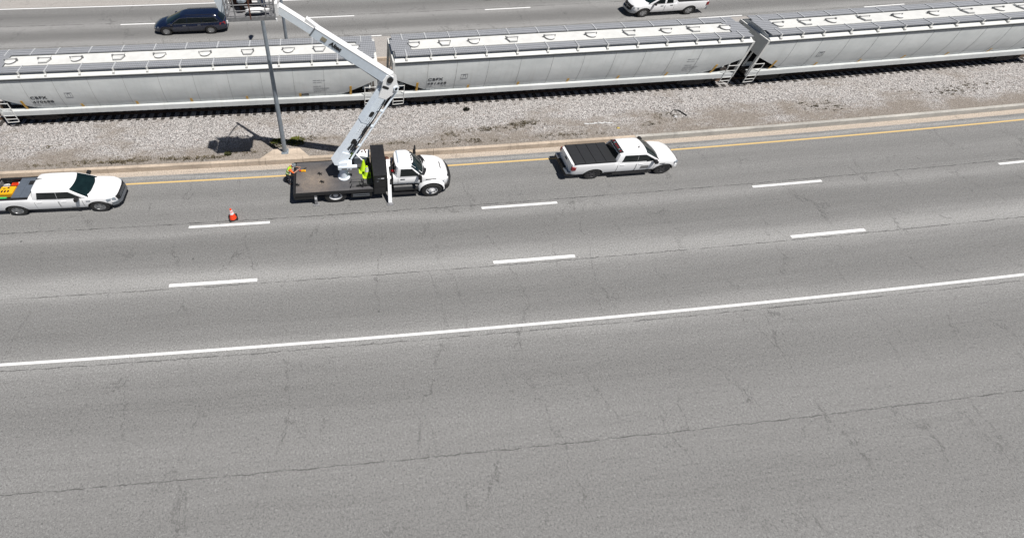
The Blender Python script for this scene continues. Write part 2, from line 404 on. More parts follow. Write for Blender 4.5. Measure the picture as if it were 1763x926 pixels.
near = asphalt('near_asphalt', [(18.45, .75, .22), (17.0, .75, .20), (14.75, 1.5, .42), (10.9, 1.5, .34), (7.2, 1.6, .3), (2.5, 2.5, .2)],
               [(16.42, .022, .9), (12.52, .020, .8), (19.98, .02, .5), (9.1, .02, .8), (4.6, .02, .7)], [(15.9, .5, .30), (12.85, 1.0, .68), (9.3, .8, .45), (19.85, .28, .6)])
far_ = asphalt('far_asphalt', [(36.2, 1.1, .48), (39.5, 1.15, .50), (33.0, 1.0, .2)], [(37.98, .03, .9), (34.6, .03, .7)], [(37.7, .8, .5), (34.9, .8, .50), (31.9, .7, .4)])
shoulder = asphalt('shoulder_concrete', [], [(42.9, .03, .7)], [], base=(.34, .32, .30))
pan = asphalt('gutter_concrete', [], [], [], base=(.42, .36, .30))
sheet('near_carriageway', near, -8, 20.1)
sheet('grass_verge', mt, -40, -8, z=-.30, z1=-.02)
sheet('gutter', pan, 20.102, 20.5, z=.0)
sheet('far_gutter', pan, 30.92, 31.2)
sheet('inner_shoulder', shoulder, 31.2, 34.25)
sheet('far_carriageway', far_, 34.252, 41.15)
sheet('far_shoulder', shoulder, 41.152, 45.5)
sheet('far_verge', mt, 45.5, 90, z=-.03, z1=-.3)
grv = gravelmat()
sheet('median_gravel', grv, 20.70, 30.72, z=.02, ds=1.0, nn=1)

# painted lines
pw = paintmat('white_road_paint', (.78, .78, .77), (.26, .25, .24), .40)
pw2 = paintmat('worn_white_road_paint', (.72, .72, .71), (.24, .235, .23), .47)
py = paintmat('yellow_road_paint', (.60, .42, .17), (.30, .27, .22), .45)
sheet('edge_line', py, 19.475, 19.59, z=.004)
sheet('edge_line', pw2, 9.33, 9.45, z=.004)
sheet('edge_line', pw, 40.93, 41.07, z=.004)
for n0, wd, st, ln, mm in ((16.175, .15, -8.36, 4.33, pw2), (12.72, .16, -8.66, 4.24, pw), (37.76, .13, -2.26, 4.22, pw), (34.41, .12, -.08, 4.1, pw)):
    for k in range(-6, 9):
        s0 = st+16.03*k
        sheet('lane_line', mm, n0-wd/2, n0+wd/2, s0, s0+ln, z=.004, ds=1.0)

# kerb walls either side of the railway: each a run of cast sections
conc = concretemat('kerb_concrete', (.52, .43, .34)); concg = concretemat('grey_kerb_concrete', (.46, .44, .40))
def kerbwall(name, label, n0, n1, h, s0, s1, mm, gap=.02):
    mb = MB(K1); ns = max(1, int((s1-s0)/1.5)); rings = []
    for i in range(ns+1):
        s = s0+gap/2+(s1-s0-gap)*i/ns
        rings.append([P(s, n0, -.1), P(s, n0+.03, h-.025), P(s, n0+.055, h), P(s, n1-.02, h), P(s, n1, h-.03), P(s, n1, -.1)])
    mb.loft(rings); o = mb.build(name, mm, smooth=25)
    return tag(o, label, 'kerb wall')
# joints where the photograph shows them
js = [-130, -100, -70, -40, -13.9, -4.55, -2.28, 5.75, 18.75, 35, 60, 90, 130, 170]
lab = ['tan kerb wall running out of view at the far left', 'tan kerb wall left of the photo, second run', 'tan kerb wall left of the photo, third run',
       'tan concrete kerb wall beside the white pickup with the loaded bed', 'tan concrete kerb wall behind the orange cone, up to the lamp post', 'short tan kerb wall section at the foot of the lamp post',
       'tan kerb wall behind the bucket truck', 'long tan kerb wall between the truck and the pickup with the black bed cover', 'greyer kerb wall beyond the hood of the pickup with the black bed cover',
       'grey kerb wall to the right of the pickups', 'grey kerb wall farther right', 'grey kerb wall near the right end', 'last grey kerb wall at the far right']
for i in range(len(js)-1):
    if js[i+1] < -35: continue
    if js[i] > 100: continue
    kerbwall('kerb_wall', lab[i], 20.50, 20.74, .33, js[i], js[i+1], concg if js[i] > 18 else conc)
kw = kerbwall('kerb_wall', 'long brown kerb wall on the far side of the freight train', 30.72, 30.92, .30, -100, 120, conc)
# widened pad at the lamp post
mb = MB(K1)
mb.add([P(-4.9, 20.745, .0), P(-1.9, 20.745, .0), P(-2.5, 21.5, .0), P(-4.1, 21.5, .0), P(-4.9, 20.745, .30), P(-1.9, 20.745, .30), P(-2.5, 21.5, .30), P(-4.1, 21.5, .30)],
       [(3, 2, 1, 0), (4, 5, 6, 7), (0, 1, 5, 4), (1, 2, 6, 5), (2, 3, 7, 6), (3, 0, 4, 7)])
tag(mb.build('concrete_pad', conc), 'light concrete pad under the near lamp post behind the kerb', 'concrete pad')

# railway: rails and timber ties
TC = 26.50
mb = MB(K1); ties = 0
for k in range(-110, 200):
    s = k*.56+random.uniform(-.03, .03)
    if s < -55 or s > 100: continue
    a = s/R_ROAD; o = P(s, TC+random.uniform(-.04, .04), 0)
    Mx = Matrix.Translation(o) @ Matrix.Rotation(a+random.uniform(-.015, .015), 4, 'Z')
    mb.box(-.115, .115, -1.33, 1.33, -.05, .055+random.uniform(-.01, .01), Mx)
o = mb.build('railway_ties', M['tie'], smooth=0); struct(o)
for off in (-.63, .63):
    rings = []
    for i in range(0, 156):
        s = -55+i*1.0
        rings.append([P(s, TC+off+dy, z) for dy, z in ((-.07, .06), (-.02, .09), (-.035, .17), (-.035, .20), (.035, .20), (.035, .17), (.02, .09), (.07, .06))])
    mb = MB(K1); mb.loft(rings); o = mb.build('railway_rail', M['rail'], smooth=25); struct(o)

# ---------------------------------------------------------------- lamp posts
def lamp(name, label, s, n, h, arm_dir, arm_len, arm_s, r0=.135, r1=.075, cap=0.3):
    t = thing(name, label, 'lamp post', s, n, .3)
    mb = MB(K1); mb.lathe([(0, -.02), (r0, -.02), (r0, .12), (r0*.98, 1), (r0*.9, h*.35), (r1, h), (0, h+.01)], n=16); mb.build('pole', M['pole'], t)
    mb = MB(K1); mb.box(-.21, .21, -.21, .21, 0, .035); 
    for i, j in ((-1, -1), (1, -1), (1, 1), (-1, 1)): mb.cyl((i*.155, j*.155, .03), (i*.155, j*.155, .11), .025, n=6)
    mb.build('base_plate', M['pole'], t)
    mb = MB(K1); e = (arm_s, arm_dir*arm_len, h+.15)
    mb.tube([(0, 0, h-.35), (arm_s*.3, arm_dir*arm_len*.3, h-.05), (arm_s*.7, arm_dir*arm_len*.7, h+.1), e], [.05, .045, .04, .035]); mb.build('arm', M['pole'], t)
    mb = MB(K1); d = arm_dir
    mb.loft([[(e[0]+x*wd, e[1]+d*y, e[2]+z*.09) for x, z in ((-1, -.4), (1, -.4), (.9, .5), (0, 1), (-.9, .5))] for y, wd in ((-.1, .06), (.1, .11), (.4, .2), (.62, .19), (.72, .1))])
    mb.build('lamp_head', M['pole'], t)
    return t
lamp('lamp_post', 'tall grey steel lamp post leaning up past the basket, base on the near kerb pad', -3.38, 21.22, 10.6, -1, 1.5, -.4)
lamp('lamp_post', 'grey lamp post standing beyond the freight train, behind the white boom tip', -3.42, 30.45, 10.2, 1, 1.0, -.1, .12, .08)

# ---------------------------------------------------------------- lettering
def text_mesh(body, size, sx=1.0, ext=.004, space=1.0, bold=.0):
    cu = bpy.data.curves.new('lettering', 'FONT'); cu.body = body; cu.size = size; cu.extrude = ext; cu.space_character = space; cu.offset = bold; cu.resolution_u = 3
    o = bpy.data.objects.new('lettering', cu); C.objects.link(o); bpy.context.view_layer.update()
    me = bpy.data.meshes.new_from_object(o.evaluated_get(bpy.context.evaluated_depsgraph_get()))
    vs = [Vector((v.co.x*sx, v.co.y, v.co.z)) for v in me.vertices]; fs = [tuple(p.vertices) for p in me.polygons]
    bpy.data.objects.remove(o); bpy.data.curves.remove(cu); bpy.data.meshes.remove(me)
    return vs, fs
def put_text(name, body, size, fn, m_, parent, sx=1.0, space=1.0, bold=.0):
    vs, fs = text_mesh(body, size, sx, space=space, bold=bold)
    mb = MB(K1); mb.add([fn(v) for v in vs], fs); return mb.build(name, m_, parent, smooth=0)

# ---------------------------------------------------------------- freight train
M['crossbar'] = mat('walkway_cross_bar', (.50, .51, .52), .5, var=.2, scale=5)
M['seam'] = mat('seam_paint', (.40, .41, .40), .6, var=.2, scale=6)
L_CAR = 23.75; HL = L_CAR/2
def half_y(z):      # rounded flank of the hopper body, half width against height
    pts = [(1.12, 1.10), (1.3, 1.23), (1.6, 1.31), (1.95, 1.37), (2.35, 1.41), (2.8, 1.405), (3.3, 1.36), (3.62, 1.32)]
    if z <= pts[0][0]: return pts[0][1]
    for (a, b), (c, d) in zip(pts, pts[1:]):
        if z <= c: return b+(d-b)*(z-a)/(c-a)
    return pts[-1][1]
def hopper(name, label, s_mid, number, info_x, stripes, smudge, number_x=-9.55):
    t = thing(name, label, 'hopper car', s_mid, TC, 0, 0, 'grey covered hopper cars of the freight train')
    zs = [1.12, 1.3, 1.7, 2.1, 2.5, 3.0, 3.45, 3.62]
    def zb(x):
        e = HL-.15-abs(x); return 2.45-(2.45-1.12)*min(1, max(0, e)/2.6)
    rings = []
    xs = [-HL+.15, -HL+1.0, -HL+1.9, -HL+2.75]+[-8.0+i for i in range(0, 17)]+[HL-2.75, HL-1.9, HL-1.0, HL-.15]
    for x in xs:
        b = zb(x); pr = [(0, b)]
        for k in range(9):
            z = b+(3.62-b)*k/8; pr.append((half_y(z), z))
        pr += [(1.40, 3.62), (1.41, 3.68), (1.35, 3.74), (.95, 3.90), (.5, 3.96), (0, 3.99)]
        rings.append([(x, -y, z) for y, z in pr]+[(x, y, z) for y, z in pr[::-1][1:-1]])
    mb = MB(K1); mb.loft(rings); body = mb.build('hopper_body', M['hopper'], t, smooth=30)
    # roof skin in cleaner paint, dark strip painting the shade under the eave, seams
    mb = MB(K1)
    for sg in (-1, 1): mb.loft([[(x, sg*1.415, 3.665), (x, sg*1.42, 3.695), (x, sg*1.358, 3.752), (x, sg*.95, 3.915), (x, sg*.95, 3.90)] for x in (-HL+.15, 0, HL-.15)])
    mb.build('roof_edge', M['hopperwhite'], body, smooth=20)
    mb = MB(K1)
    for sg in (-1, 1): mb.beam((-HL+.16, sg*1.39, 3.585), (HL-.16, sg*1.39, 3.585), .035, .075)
    mb.build('eave_shadow_strip', M['hopperdark'], body, smooth=0)
    for sg in (-1, 1):
        for x in (-9.6, -7.75, -5.7, -3.62, -1.53, .55, 2.62, 4.62, 6.6, 8.5):
            mb = MB(K1); b = max(zb(x), 1.14); zz = [b+(3.56-b)*k/10 for k in range(11)]
            mb.loft([[(x-.012, sg*(half_y(z)-.01), z), (x+.012, sg*(half_y(z)-.01), z), (x+.012, sg*(half_y(z)+.008), z), (x-.012, sg*(half_y(z)+.008), z)] for z in zz])
            mb.build('panel_seam', M['seam'], body, smooth=0)
    # central hatch deck
    mb = MB(K1); mb.box(-HL+1.3, HL-1.3, -.52, .52, 3.94, 4.015); mb.build('hatch_deck', M['hopperwhite'], t)
    rnd = random.Random(number or 'c')
    order = 'rsrsrrsrsr'; hx = [-10.36, -8.38, -6.48, -3.98, -1.5, 1.27, 3.87, 6.38, 8.3, 10.45]
    for x, kd in zip(hx, order):
        hb = MB(K1)
        if kd == 'r':
            hb.cyl((x, -.04, 4.015), (x, -.04, 4.10), .29, .29, n=22); hb.cyl((x, -.04, 4.10), (x, -.04, 4.12), .32, .27, n=22)
        else:
            poly = [(-.30, .36), (.30, .36), (.34, .0), (.22, -.34), (-.22, -.34), (-.34, .0)]
            hb.prism([(x+a, b) for a, b in poly], Matrix.Translation((0, 0, 4.016)), .10)
        h = hb.build('roof_hatch', M['hopperwhite'], t, smooth=30)
        lb = MB(K1); lb.cur = 0
        lb.cyl((x-.40, .03, 4.165), (x+.40, .03, 4.165), .018, n=6)
        sd = 1 if rnd.random() < .5 else -1
        lb.box(x+sd*.34-.05, x+sd*.34+.05, -.02, .08, 4.02, 4.19); lb.box(x-sd*.38-.02, x-sd*.38+.02, .01, .05, 4.02, 4.18)
        lb.build('locking_bar', M['inkgrey'], h, smooth=0)
        gb = MB(K1)
        if kd == 'r': gb.tube([(x+.315*math.cos(a), -.04+.315*math.sin(a), 4.04) for a in [PI+PI*k/14 for k in range(15)]], .022, 5)
        else: gb.tube([(x-.37, .0, 4.035), (x-.24, -.37, 4.035), (x+.24, -.37, 4.035), (x+.37, .0, 4.035)], .02, 5)
        gb.build('hatch_shade_rim', M['inkgrey'], h, smooth=0)  # dark near-side tube imitates the shaded side wall of the hatch
    # walkways on brackets
    for sg in (-1, 1):
        mb = MB(K1); mb.box(-HL+.2, HL-.2, min(sg*.62, sg*1.23), max(sg*.62, sg*1.23), 4.015, 4.04)
        mb.box(-HL+.2, HL-.2, sg*1.23-.012, sg*1.23+.012, 3.985, 4.06)
        tag(mb.build('roof_walkway', M['grate'], t, smooth=0))
    for xe in (-1, 1):
        mb = MB(K1); a, b = sorted((xe*(HL-.05), xe*(HL-1.25))); mb.box(a, b, -.615, .615, 4.018, 4.043); mb.build('end_walkway', M['grate'], t, smooth=0)
    bx = [-11, -9.46, -7.93, -5.95, -3.98, -2.0, -.05, 1.9, 3.9, 5.85, 7.85, 9.4, 10.95]
    for x in bx:
        for sg in (-1, 1):
            mb = MB(K1)
            mb.box(x-.05, x+.05, sg*1.26-.02, sg*1.26+.02, 3.77, 4.06); mb.box(x-.065, x+.065, sg*1.33-.06, sg*1.33+.06, 3.72, 3.86)
            br = mb.build('walkway_bracket', M['hopperwhite'], t, smooth=0)
            mb = MB(K1); mb.beam((x, sg*.55, 4.06), (x, sg*1.24, 4.06), .06, .03); mb.build('cross_bar', M['crossbar'], br, smooth=0)
    # side sills
    for sg in (-1, 1):
        mb = MB(K1); y = sg*1.30
        mb.loft([[(x, y-sg*.20, 1.30), (x, y+sg*.09, 1.30), (x, y+sg*.11, 1.27), (x, y+sg*.11, .93), (x, y+sg*.06, .90), (x, y+sg*.03, .93), (x, y+sg*.03, 1.24), (x, y-sg*.20, 1.24)] for x in (-HL+.05, HL-.05)])
        mb.build('side_sill', M['hopper'], t, smooth=20)
    # end structure: posts, platform, coupler
    for xe in (-1, 1):
        mb = MB(K1)
        for sg in (-1, 1):
            mb.box(min(xe*(HL-.02), xe*(HL-.16)), max(xe*(HL-.02), xe*(HL-.16)), sg*1.34-.07, sg*1.34+.07, 1.0, 3.72)
            mb.beam((xe*(HL-.1), sg*.7, 1.3), (xe*(HL-.2), sg*.7, 2.5), .07, .07)
        mb.box(min(xe*(HL-.02), xe*(HL-.14)), max(xe*(HL-.02), xe*(HL-.14)), -1.3, 1.3, 3.6, 3.72)
        mb.build('end_post', M['hopperwhite'], t, smooth=0)
        mb = MB(K1); a, b = sorted((xe*(HL), xe*(HL-2.4))); mb.box(a, b, -1.15, 1.15, 1.0, 1.12); mb.build('end_platform', M['grime'], t, smooth=0)
        mb = MB(K1); mb.box(*sorted((xe*(HL-.3), xe*(HL+.55))), -.12, .12, .72, .95); mb.box(*sorted((xe*(HL+.38), xe*(HL+.62))), -.2, .16, .66, 1.0); mb.tube([(xe*(HL), .35, .95), (xe*(HL+.25), .38, .55), (xe*(HL+.6), .3, .5)], .035, 6)
        mb.build('coupler', M['grime'], t)
        # brake wheel / pipes on the end
        mb = MB(K1); mb.cyl((xe*(HL-.05), .6, 1.3), (xe*(HL+.0), .6, 1.3), .02, n=6); mb.tube([(xe*(HL-.3), -.2, 1.15), (xe*(HL-.3), -.3, 1.9), (xe*(HL-.45), .3, 2.1), (xe*(HL-.3), .5, 1.2)], .05, 6); mb.box(*sorted((xe*(HL-.9), xe*(HL-.4))), .1, .7, 1.12, 1.5)
        mb.cyl((xe*(HL-.9), -.5, 1.3), (xe*(HL-.4), -.5, 1.3), .16, n=10); mb.build('brake_gear', M['hopper'], t)
        # corner ladders
        for sg in (-1, 1):
            mb = MB(K1); y = sg*1.42; x0 = xe*(HL-.12); x1 = xe*(HL-.82)
            mb.tube([(x1, y, 1.95), (x1, y, .62), (x1-xe*-.0, y, .50)], .028, 5); mb.tube([(x0, y, 1.95), (x0, y, .42)], .028, 5)
            for z in (1.93, 1.52, .98, .70, .44): mb.tube([(x0, y, z), (x1, y, z if z > .5 else .47)], .024, 5)
            mb.build('ladder', M['hopperwhite'], t, smooth=0)
    # outlet gates beneath
    for x in (-6.6, -2.2, 2.2, 6.6):
        mb = MB(K1)
        mb.loft([[(x-1.7, -.9, 1.15), (x+1.7, -.9, 1.15), (x+1.7, .9, 1.15), (x-1.7, .9, 1.15)], [(x-.45, -.45, .52), (x+.45, -.45, .52), (x+.45, .45, .52), (x-.45, .45, .52)]])
        mb.box(x-.55, x+.55, -.62, .62, .38, .5); mb.cyl((x-.2, -.98, .55), (x-.2, -.62, .52), .09, n=10); mb.build('outlet_gate', M['grime'], t)
    # bogies
    for xc in (-HL+2.35, HL-2.35):
        mb = MB(K1)
        for sg in (-1, 1):
            y = sg*.98
            mb.loft([[(xc+x, y-.07, z0), (xc+x, y+.07, z0), (xc+x, y+.07, z1), (xc+x, y-.07, z1)] for x, z0, z1 in ((-1.25, .36, .58), (-.95, .36, .64), (-.45, .22, .78), (.45, .22, .78), (.95, .36, .64), (1.25, .36, .58))])
            for wx in (-.88, .88): mb.cyl((xc+wx, y-.1*sg, .45), (xc+wx, y+.14*sg, .45), .12, n=10)
        mb.box(xc-.25, xc+.25, -1.0, 1.0, .5, .9); o = mb.build('bogie_frame', M['grime'], t)
        for wx in (-.88, .88):
            mb = MB(K1)
            for sg in (-1, 1):
                mb.cyl((xc+wx, sg*.60, .62), (xc+wx, sg*.72, .62), .42, n=24)
            mb.cyl((xc+wx, -.7, .62), (xc+wx, .7, .62), .07, n=8); mb.build('wheelset', M['rail'], o)
    # lettering, data blocks, reflectors
    flank = lambda x0, z0, sl=0.0: (lambda v: (x0+v.x+sl*v.y, -(half_y(z0+v.y)+.012+v.z), z0+v.y))
    def flank_(x0, z0, sl=0.0):
        return lambda v: (x0+v.x+sl*v.y, -(half_y(z0+v.y)+.012+v.z), z0+v.y)
    if number:
      put_text('reporting_mark', 'CBFX', .29, flank(number_x, 2.16), M['ink'], t, 1.35, 1.05, .002)
      put_text('car_number', number, .26, flank(number_x-.02, 1.82), M['ink'], t, 1.58, 1.05, .002)
    for i, (dx, ln) in enumerate(((0, .5), (.75, .55)) if number else ()):
        for k in range(2): put_text('data_lettering', '== ===' if dx == 0 else '=== ==', .075, flank(number_x+dx*1.2, 1.70-.11*k), M['inkgrey'], t, 1.5)
    mb = MB(K1)   # square emblem outline
    ex = number_x+2.15
    for a, b in (((0, 0), (.42, 0)), ((.42, 0), (.42, .34)), ((.42, .34), (0, .34)), ((0, .34), (0, 0)), ((.14, .06), (.14, .28)), ((.14, .28), (.30, .28)), ((.30, .28), (.30, .06))):
        pa = flank(ex, 2.2)(Vector((a[0], a[1], 0))); pb = flank(ex, 2.2)(Vector((b[0], b[1], 0))); mb.beam(pa, pb, .012, .012)
    mb.build('emblem', M['inkgrey'], t, smooth=0)
    rows = ['=== === = ==', '=== ====', '', '==== ==', '===== ========', '====== =====', '=== ===']
    for k, rw in enumerate(rows):
        if rw and number: put_text('data_lettering', rw, .085, flank(info_x, 2.62-.155*k), M['inkgrey'], t, 1.5)
    if smudge is not None:
        mb = MB(K1)
        rs = random.Random(3)
        for k in range(9):
            x = smudge+k*.055; pa = flank(x, 1.42)(Vector((0, rs.uniform(0, .03), .0))); pb = flank(x, 1.42)(Vector((rs.uniform(-.03, .03), .15+rs.uniform(-.03, .03), .0))); mb.beam(pa, pb, .045, .012)
        mb.build('painted_scrawl', M['ink'], t, smooth=0)
    for x, hh in stripes:
        for sg in (-1, 1):
            zz = [1.31+hh*k/4 for k in range(5)]; mb = MB(K1)
            mb.loft([[(x-.07, sg*(half_y(z)-.005), z), (x+.07, sg*(half_y(z)-.005), z), (x+.07, sg*(half_y(z)+.011), z), (x-.07, sg*(half_y(z)+.011), z)] for z in zz]); mb.build('reflector_strip', M['reflyellow'], t, smooth=0)
    return t
st = [(-10.2, .75), (-6.78, .26), (-3.4, .26), (.0, .30), (3.5, .26), (6.9, .30), (10.15, .75)]
hopper('hopper_car', 'grey covered hopper car numbered CBFX 470688, left of the coupling gap', -9.48, '470688', 7.79, st, 7.0)
hopper('hopper_car', 'grey covered hopper car numbered CBFX 491428, right of the coupling gap', 3.95+HL, '491428', 7.79, st, None)
hopper('hopper_car', 'grey covered hopper car farthest right, last one at the right edge of the view', 3.95+HL+25.3, '', 7.79, st, None)

# ---------------------------------------------------------------- road vehicles
def interp(tab, x):
    if x <= tab[0][0]: return tab[0][1:]
    for a, b in zip(tab, tab[1:]):
        if x <= b[0]:
            f = (x-a[0])/(b[0]-a[0]); return tuple(p+(q-p)*f for p, q in zip(a[1:], b[1:]))
    return tab[-1][1:]
def body_prof(w, zb, zt, cr, sh=.12):
    return [(0, zb), (w-.16, zb), (w-.05, zb+.07), (w-.01, zb+.22), (w, zb+(zt-zb)*.5), (w-.015, zt-.24), (w-.04, zt-.09), (w-.04-sh*.35, zt-.025), (w-.04-sh, zt), (w*.5, zt+cr*.8), (0, zt+cr)]
def wheel(parent, x, y, r, wd, rimmat, spokes=6, name='wheel', rimr=.62, dual=False):
    """outer face looks along sign(y)"""
    sg = 1 if y > 0 else -1
    Mx = Matrix.Translation((x, y, r*.878+.0)) @ Matrix.Rotation(-sg*PI/2, 4, 'X')
    kx, kz = 1.09/1.14, .985                     # keeps the wheel close to round after the body scale
    Sx = Matrix.Diagonal((kx, 1, kz, 1))
    T = Matrix.Translation((x, y, r)) @ Sx @ Matrix.Rotation(-sg*PI/2, 4, 'X')
    mb = MB(); h = wd/2
    mb.lathe([(r*rimr, -h*.9), (r*.80, -h), (r*.95, -h*.95), (r, -h*.7), (r, h*.7), (r*.95, h*.95), (r*.80, h), (r*rimr, h*.85), (r*rimr*.97, h*.3), (0, h*.3)], T, n=28)
    ty = mb.build('tyre', M['rubber'], parent)
    mb = MB(); R = r*rimr
    mb.lathe([(R, h*.84), (R*.93, h*.88), (R*.88, h*.45), (0, h*.33)], T, n=24)
    mb.cur = 0
    for k in range(spokes):
        a = 2*PI*k/spokes+.3; wv = .055 if spokes > 5 else .07
        d = Vector((math.cos(a), math.sin(a), 0)); p = Vector((-math.sin(a), math.cos(a), 0))
        z0, z1 = h*.42, h*.8
        vs = [d*R*.14-p*wv, d*R*.14+p*wv, d*R*.92+p*wv*.7, d*R*.92-p*wv*.7]
        vv = [Vector((q.x, q.y, z0)) for q in vs]+[Vector((q.x, q.y, z1 if i > 1 else z1*.9)) for i, q in enumerate(vs)]
        mb.add(vv, [(3, 2, 1, 0), (4, 5, 6, 7), (0, 1, 5, 4), (1, 2, 6, 5), (2, 3, 7, 6), (3, 0, 4, 7)], T)
    mb.lathe([(R*.2, h*.4), (R*.2, h*.82), (0, h*.86)], T, n=12)
    return ty, mb.build('rim', rimmat, ty)
def arch(x, y, r, depth=.32):
    sg = 1 if y > 0 else -1
    mb = MB(); T = Matrix.Translation((x, y, r*.94)) 
    n = 26; vs = []
    for yy in (sg*-depth, sg*.35):
        for i in range(n): a = 2*PI*i/n; vs.append((x+r*math.cos(a), y+yy, r*.86+r*math.sin(a)))
    mb.add(vs, [(i, (i+1) % n, n+(i+1) % n, n+i) for i in range(n)]+[tuple(range(n))[::-1], tuple(range(n, 2*n))])
    return mb.build('cutter', M['black'], None, smooth=0)

class Vehicle:
    def __init__(self, **k): self.__dict__.update(k)
    def side_y(self, x, z):
        w, zb, zt, cr = interp(self.body, x)[:4]
        pr = body_prof(w, zb, zt, cr)
        pr = pr[1:9]
        if z <= pr[0][1]: return pr[0][0]
        for a, b in zip(pr, pr[1:]):
            if z <= b[1]: f = (z-a[1])/max(1e-6, b[1]-a[1]); return a[0]+(b[0]-a[0])*f
        return pr[-1][0]
    # greenhouse surfaces
    def gh(self, z): return min(1, max(0, (z-self.zbelt)/(self.zroof-self.zbelt)))
    def cab_y(self, z, x=None):
        f = self.gh(z); y = self.hb+(self.ht-self.hb)*f+.02*math.sin(PI*f)
        if x is not None:
            xf, xr = self.front_x(z, 0), self.rear_x(z, 0)
            y -= .05*abs((x-(xf+xr)/2)/((xf-xr)/2))**3
        return y
    def front_x(self, z, t): f = self.gh(z); return self.xw0+(self.xw1-self.xw0)*f-self.bow*t*t*(1-.25*f)
    def rear_x(self, z, t): f = self.gh(z); return self.xr0+(self.xr1-self.xr0)*f+self.bow*.3*t*t
    def make(self, T):
        rings = []
        for st in self.stations: 
            w, zb, zt, cr = interp(self.body, st)[:4]; pr = body_prof(w, zb, zt, cr)
            rings.append([(st, -y, z) for y, z in pr]+[(st, y, z) for y, z in pr[::-1][1:-1]])
        mb = MB(); mb.loft(rings); b = mb.build('body', self.paint, T)
        cut = [arch(wx, sy*(self.hw+.0), self.ar, .30) for wx in (0, self.wb) for sy in (-1, 1)]
        if self.bed:
            bx0, bx1, by, bz, bt = self.bed; c = MB(); c.box(bx0, bx1, -by, by, bz, bt+.5); cut.append(c.build('cutter', M['black'], None, smooth=0))
        if len(b.data.materials) < 2: b.data.materials.append(M['black'])
        boolean(b, cut)
        self.bodyo = b
        # wheel wells lined dark
        for wx in (0, self.wb):
            for sy in (-1, 1):
                q = MB(); r = self.ar-.015; n = 20; y0, y1 = sy*(self.hw-.28), sy*(self.hw-.035)
                q.loft([[(wx+rr*math.cos(PI*(k)/n), yy, self.ar*.86+rr*math.sin(PI*k/n)) for k in range(n+1)] for yy, rr in ((y0, r), (y1, r), (y1, r-.03), (y0, r-.03))], caps=False, closed=False)
                q.add([(wx+r*math.cos(2*PI*k/24), y0, self.ar*.86+r*math.sin(2*PI*k/24)) for k in range(24)], [tuple(range(24))])
                q.build('wheel_well', M['black'], T, smooth=0)
                wheel(T, wx, sy*(self.hw-.14), self.wr, .26, self.rim, self.spokes)
        # cab
        lv = [self.zbelt-.10, self.zbelt, self.zbelt+(self.zroof-self.zbelt)*.33, self.zbelt+(self.zroof-self.zbelt)*.66, self.zroof-.05, self.zroof, self.zroof+.025]
        rings = []
        for i, z in enumerate(lv):
            zz = min(z, self.zroof); ins = (0, 0, 0, 0, .0, .05, .16)[i]
            y = self.cab_y(zz)-ins; ring = []
            N = 8
            for k in range(N+1):
                t = -1+2*k/N; ring.append((self.front_x(zz, t)-ins*1.6-(.045 if abs(t) == 1 else 0), t*(y-(.03 if abs(t) == 1 else 0)), z))
            xf = self.front_x(zz, 1)-ins*1.6; xr = self.rear_x(zz, 1)+ins*1.6
            for k in range(1, 8): 
                xx = xf+(xr-xf)*k/8; ring.append((xx, self.cab_y(zz, xx)-ins, z))
            for k in range(N+1):
                t = 1-2*k/N; ring.append((self.rear_x(zz, t)+ins*1.6+(.04 if abs(t) == 1 else 0), t*(y-(.05 if abs(t) == 1 else 0)), z))
            for k in range(1, 8):
                xx = xr+(xf-xr)*k/8; ring.append((xx, -(self.cab_y(zz, xx)-ins), z))
            rings.append(ring)
        mb = MB(); mb.loft(rings)
        crown = self.zroof+.025
        self.cab = mb.build('cab', self.paint, T, smooth=40)
        # windscreen, rear window
        def pane(name, fx, z0, z1, t0, t1, off, m_, taper=.0):
            mb = MB()
            for o_ in (0,):
                def fn(u, v):
                    z = z0+(z1-z0)*v; tt = t0+(t1-t0)*u; tt *= (1-taper*0); y = tt*(self.cab_y(z)-.045)
                    r = .0
                    return (fx(z, tt)+off, y, z)
                mb.grid(fn, 12, 6)
            return mb.build(name, m_, T, smooth=60)
        zb_, zr_ = self.zbelt, self.zroof
        pane('windscreen', self.front_x, zb_-.02, zr_-.05, -.95, .95, .012, M['glassg'])
        pane('rear_window', self.rear_x, zb_+.05, zr_-.10, -.80, .80, -.012, M['glass'])
        # side glass: polygons in (x, z)
        for sg in (-1, 1):
            for poly in self.panes:
                mb = MB(); n = len(poly); cx = sum(p[0] for p in poly)/n; cz = sum(p[1] for p in poly)/n
                vs = [(x, sg*(self.cab_y(z, x)+.012), z) for x, z in poly]+[(cx, sg*(self.cab_y(cz, cx)+.012), cz)]
                mb.add(vs, [(i, (i+1) % n, n) for i in range(n)]); mb.build('side_window', M['glass'], T, smooth=0)
        # doors: seam sheet with the painted skin just proud of it
        for sg in (-1, 1):
            for (x0, x1, z0, z1, sl) in self.doors:
                def fn(e, off):
                    return lambda u, v: (x0+e+(x1-x0-2*e)*u+sl*(1-v)*(1 if u < .5 else 0), sg*(self.side_y(x0+(x1-x0)*u, z0+e+(z1-z0-2*e)*v)+off), z0+e+(z1-z0-2*e)*v)
                mb = MB(); mb.grid(fn(0, .003), 6, 6); sm = mb.build('door_seam', M['black'], T, smooth=60)
                mb = MB(); mb.grid(fn(.018, .008), 6, 6); d = mb.build('door', self.paint, T, smooth=60)
                hx = x0+.12; hz = z1-.14; mb = MB(); yy = self.side_y(hx+.1, hz)
                mb.box(hx, hx+.22, sg*(yy+.01)-.001 if sg > 0 else -(yy+.035), (yy+.035) if sg > 0 else -(yy+.01)+.001, hz-.02, hz+.025)
                mb.build('handle', self.handle, d, smooth=0)
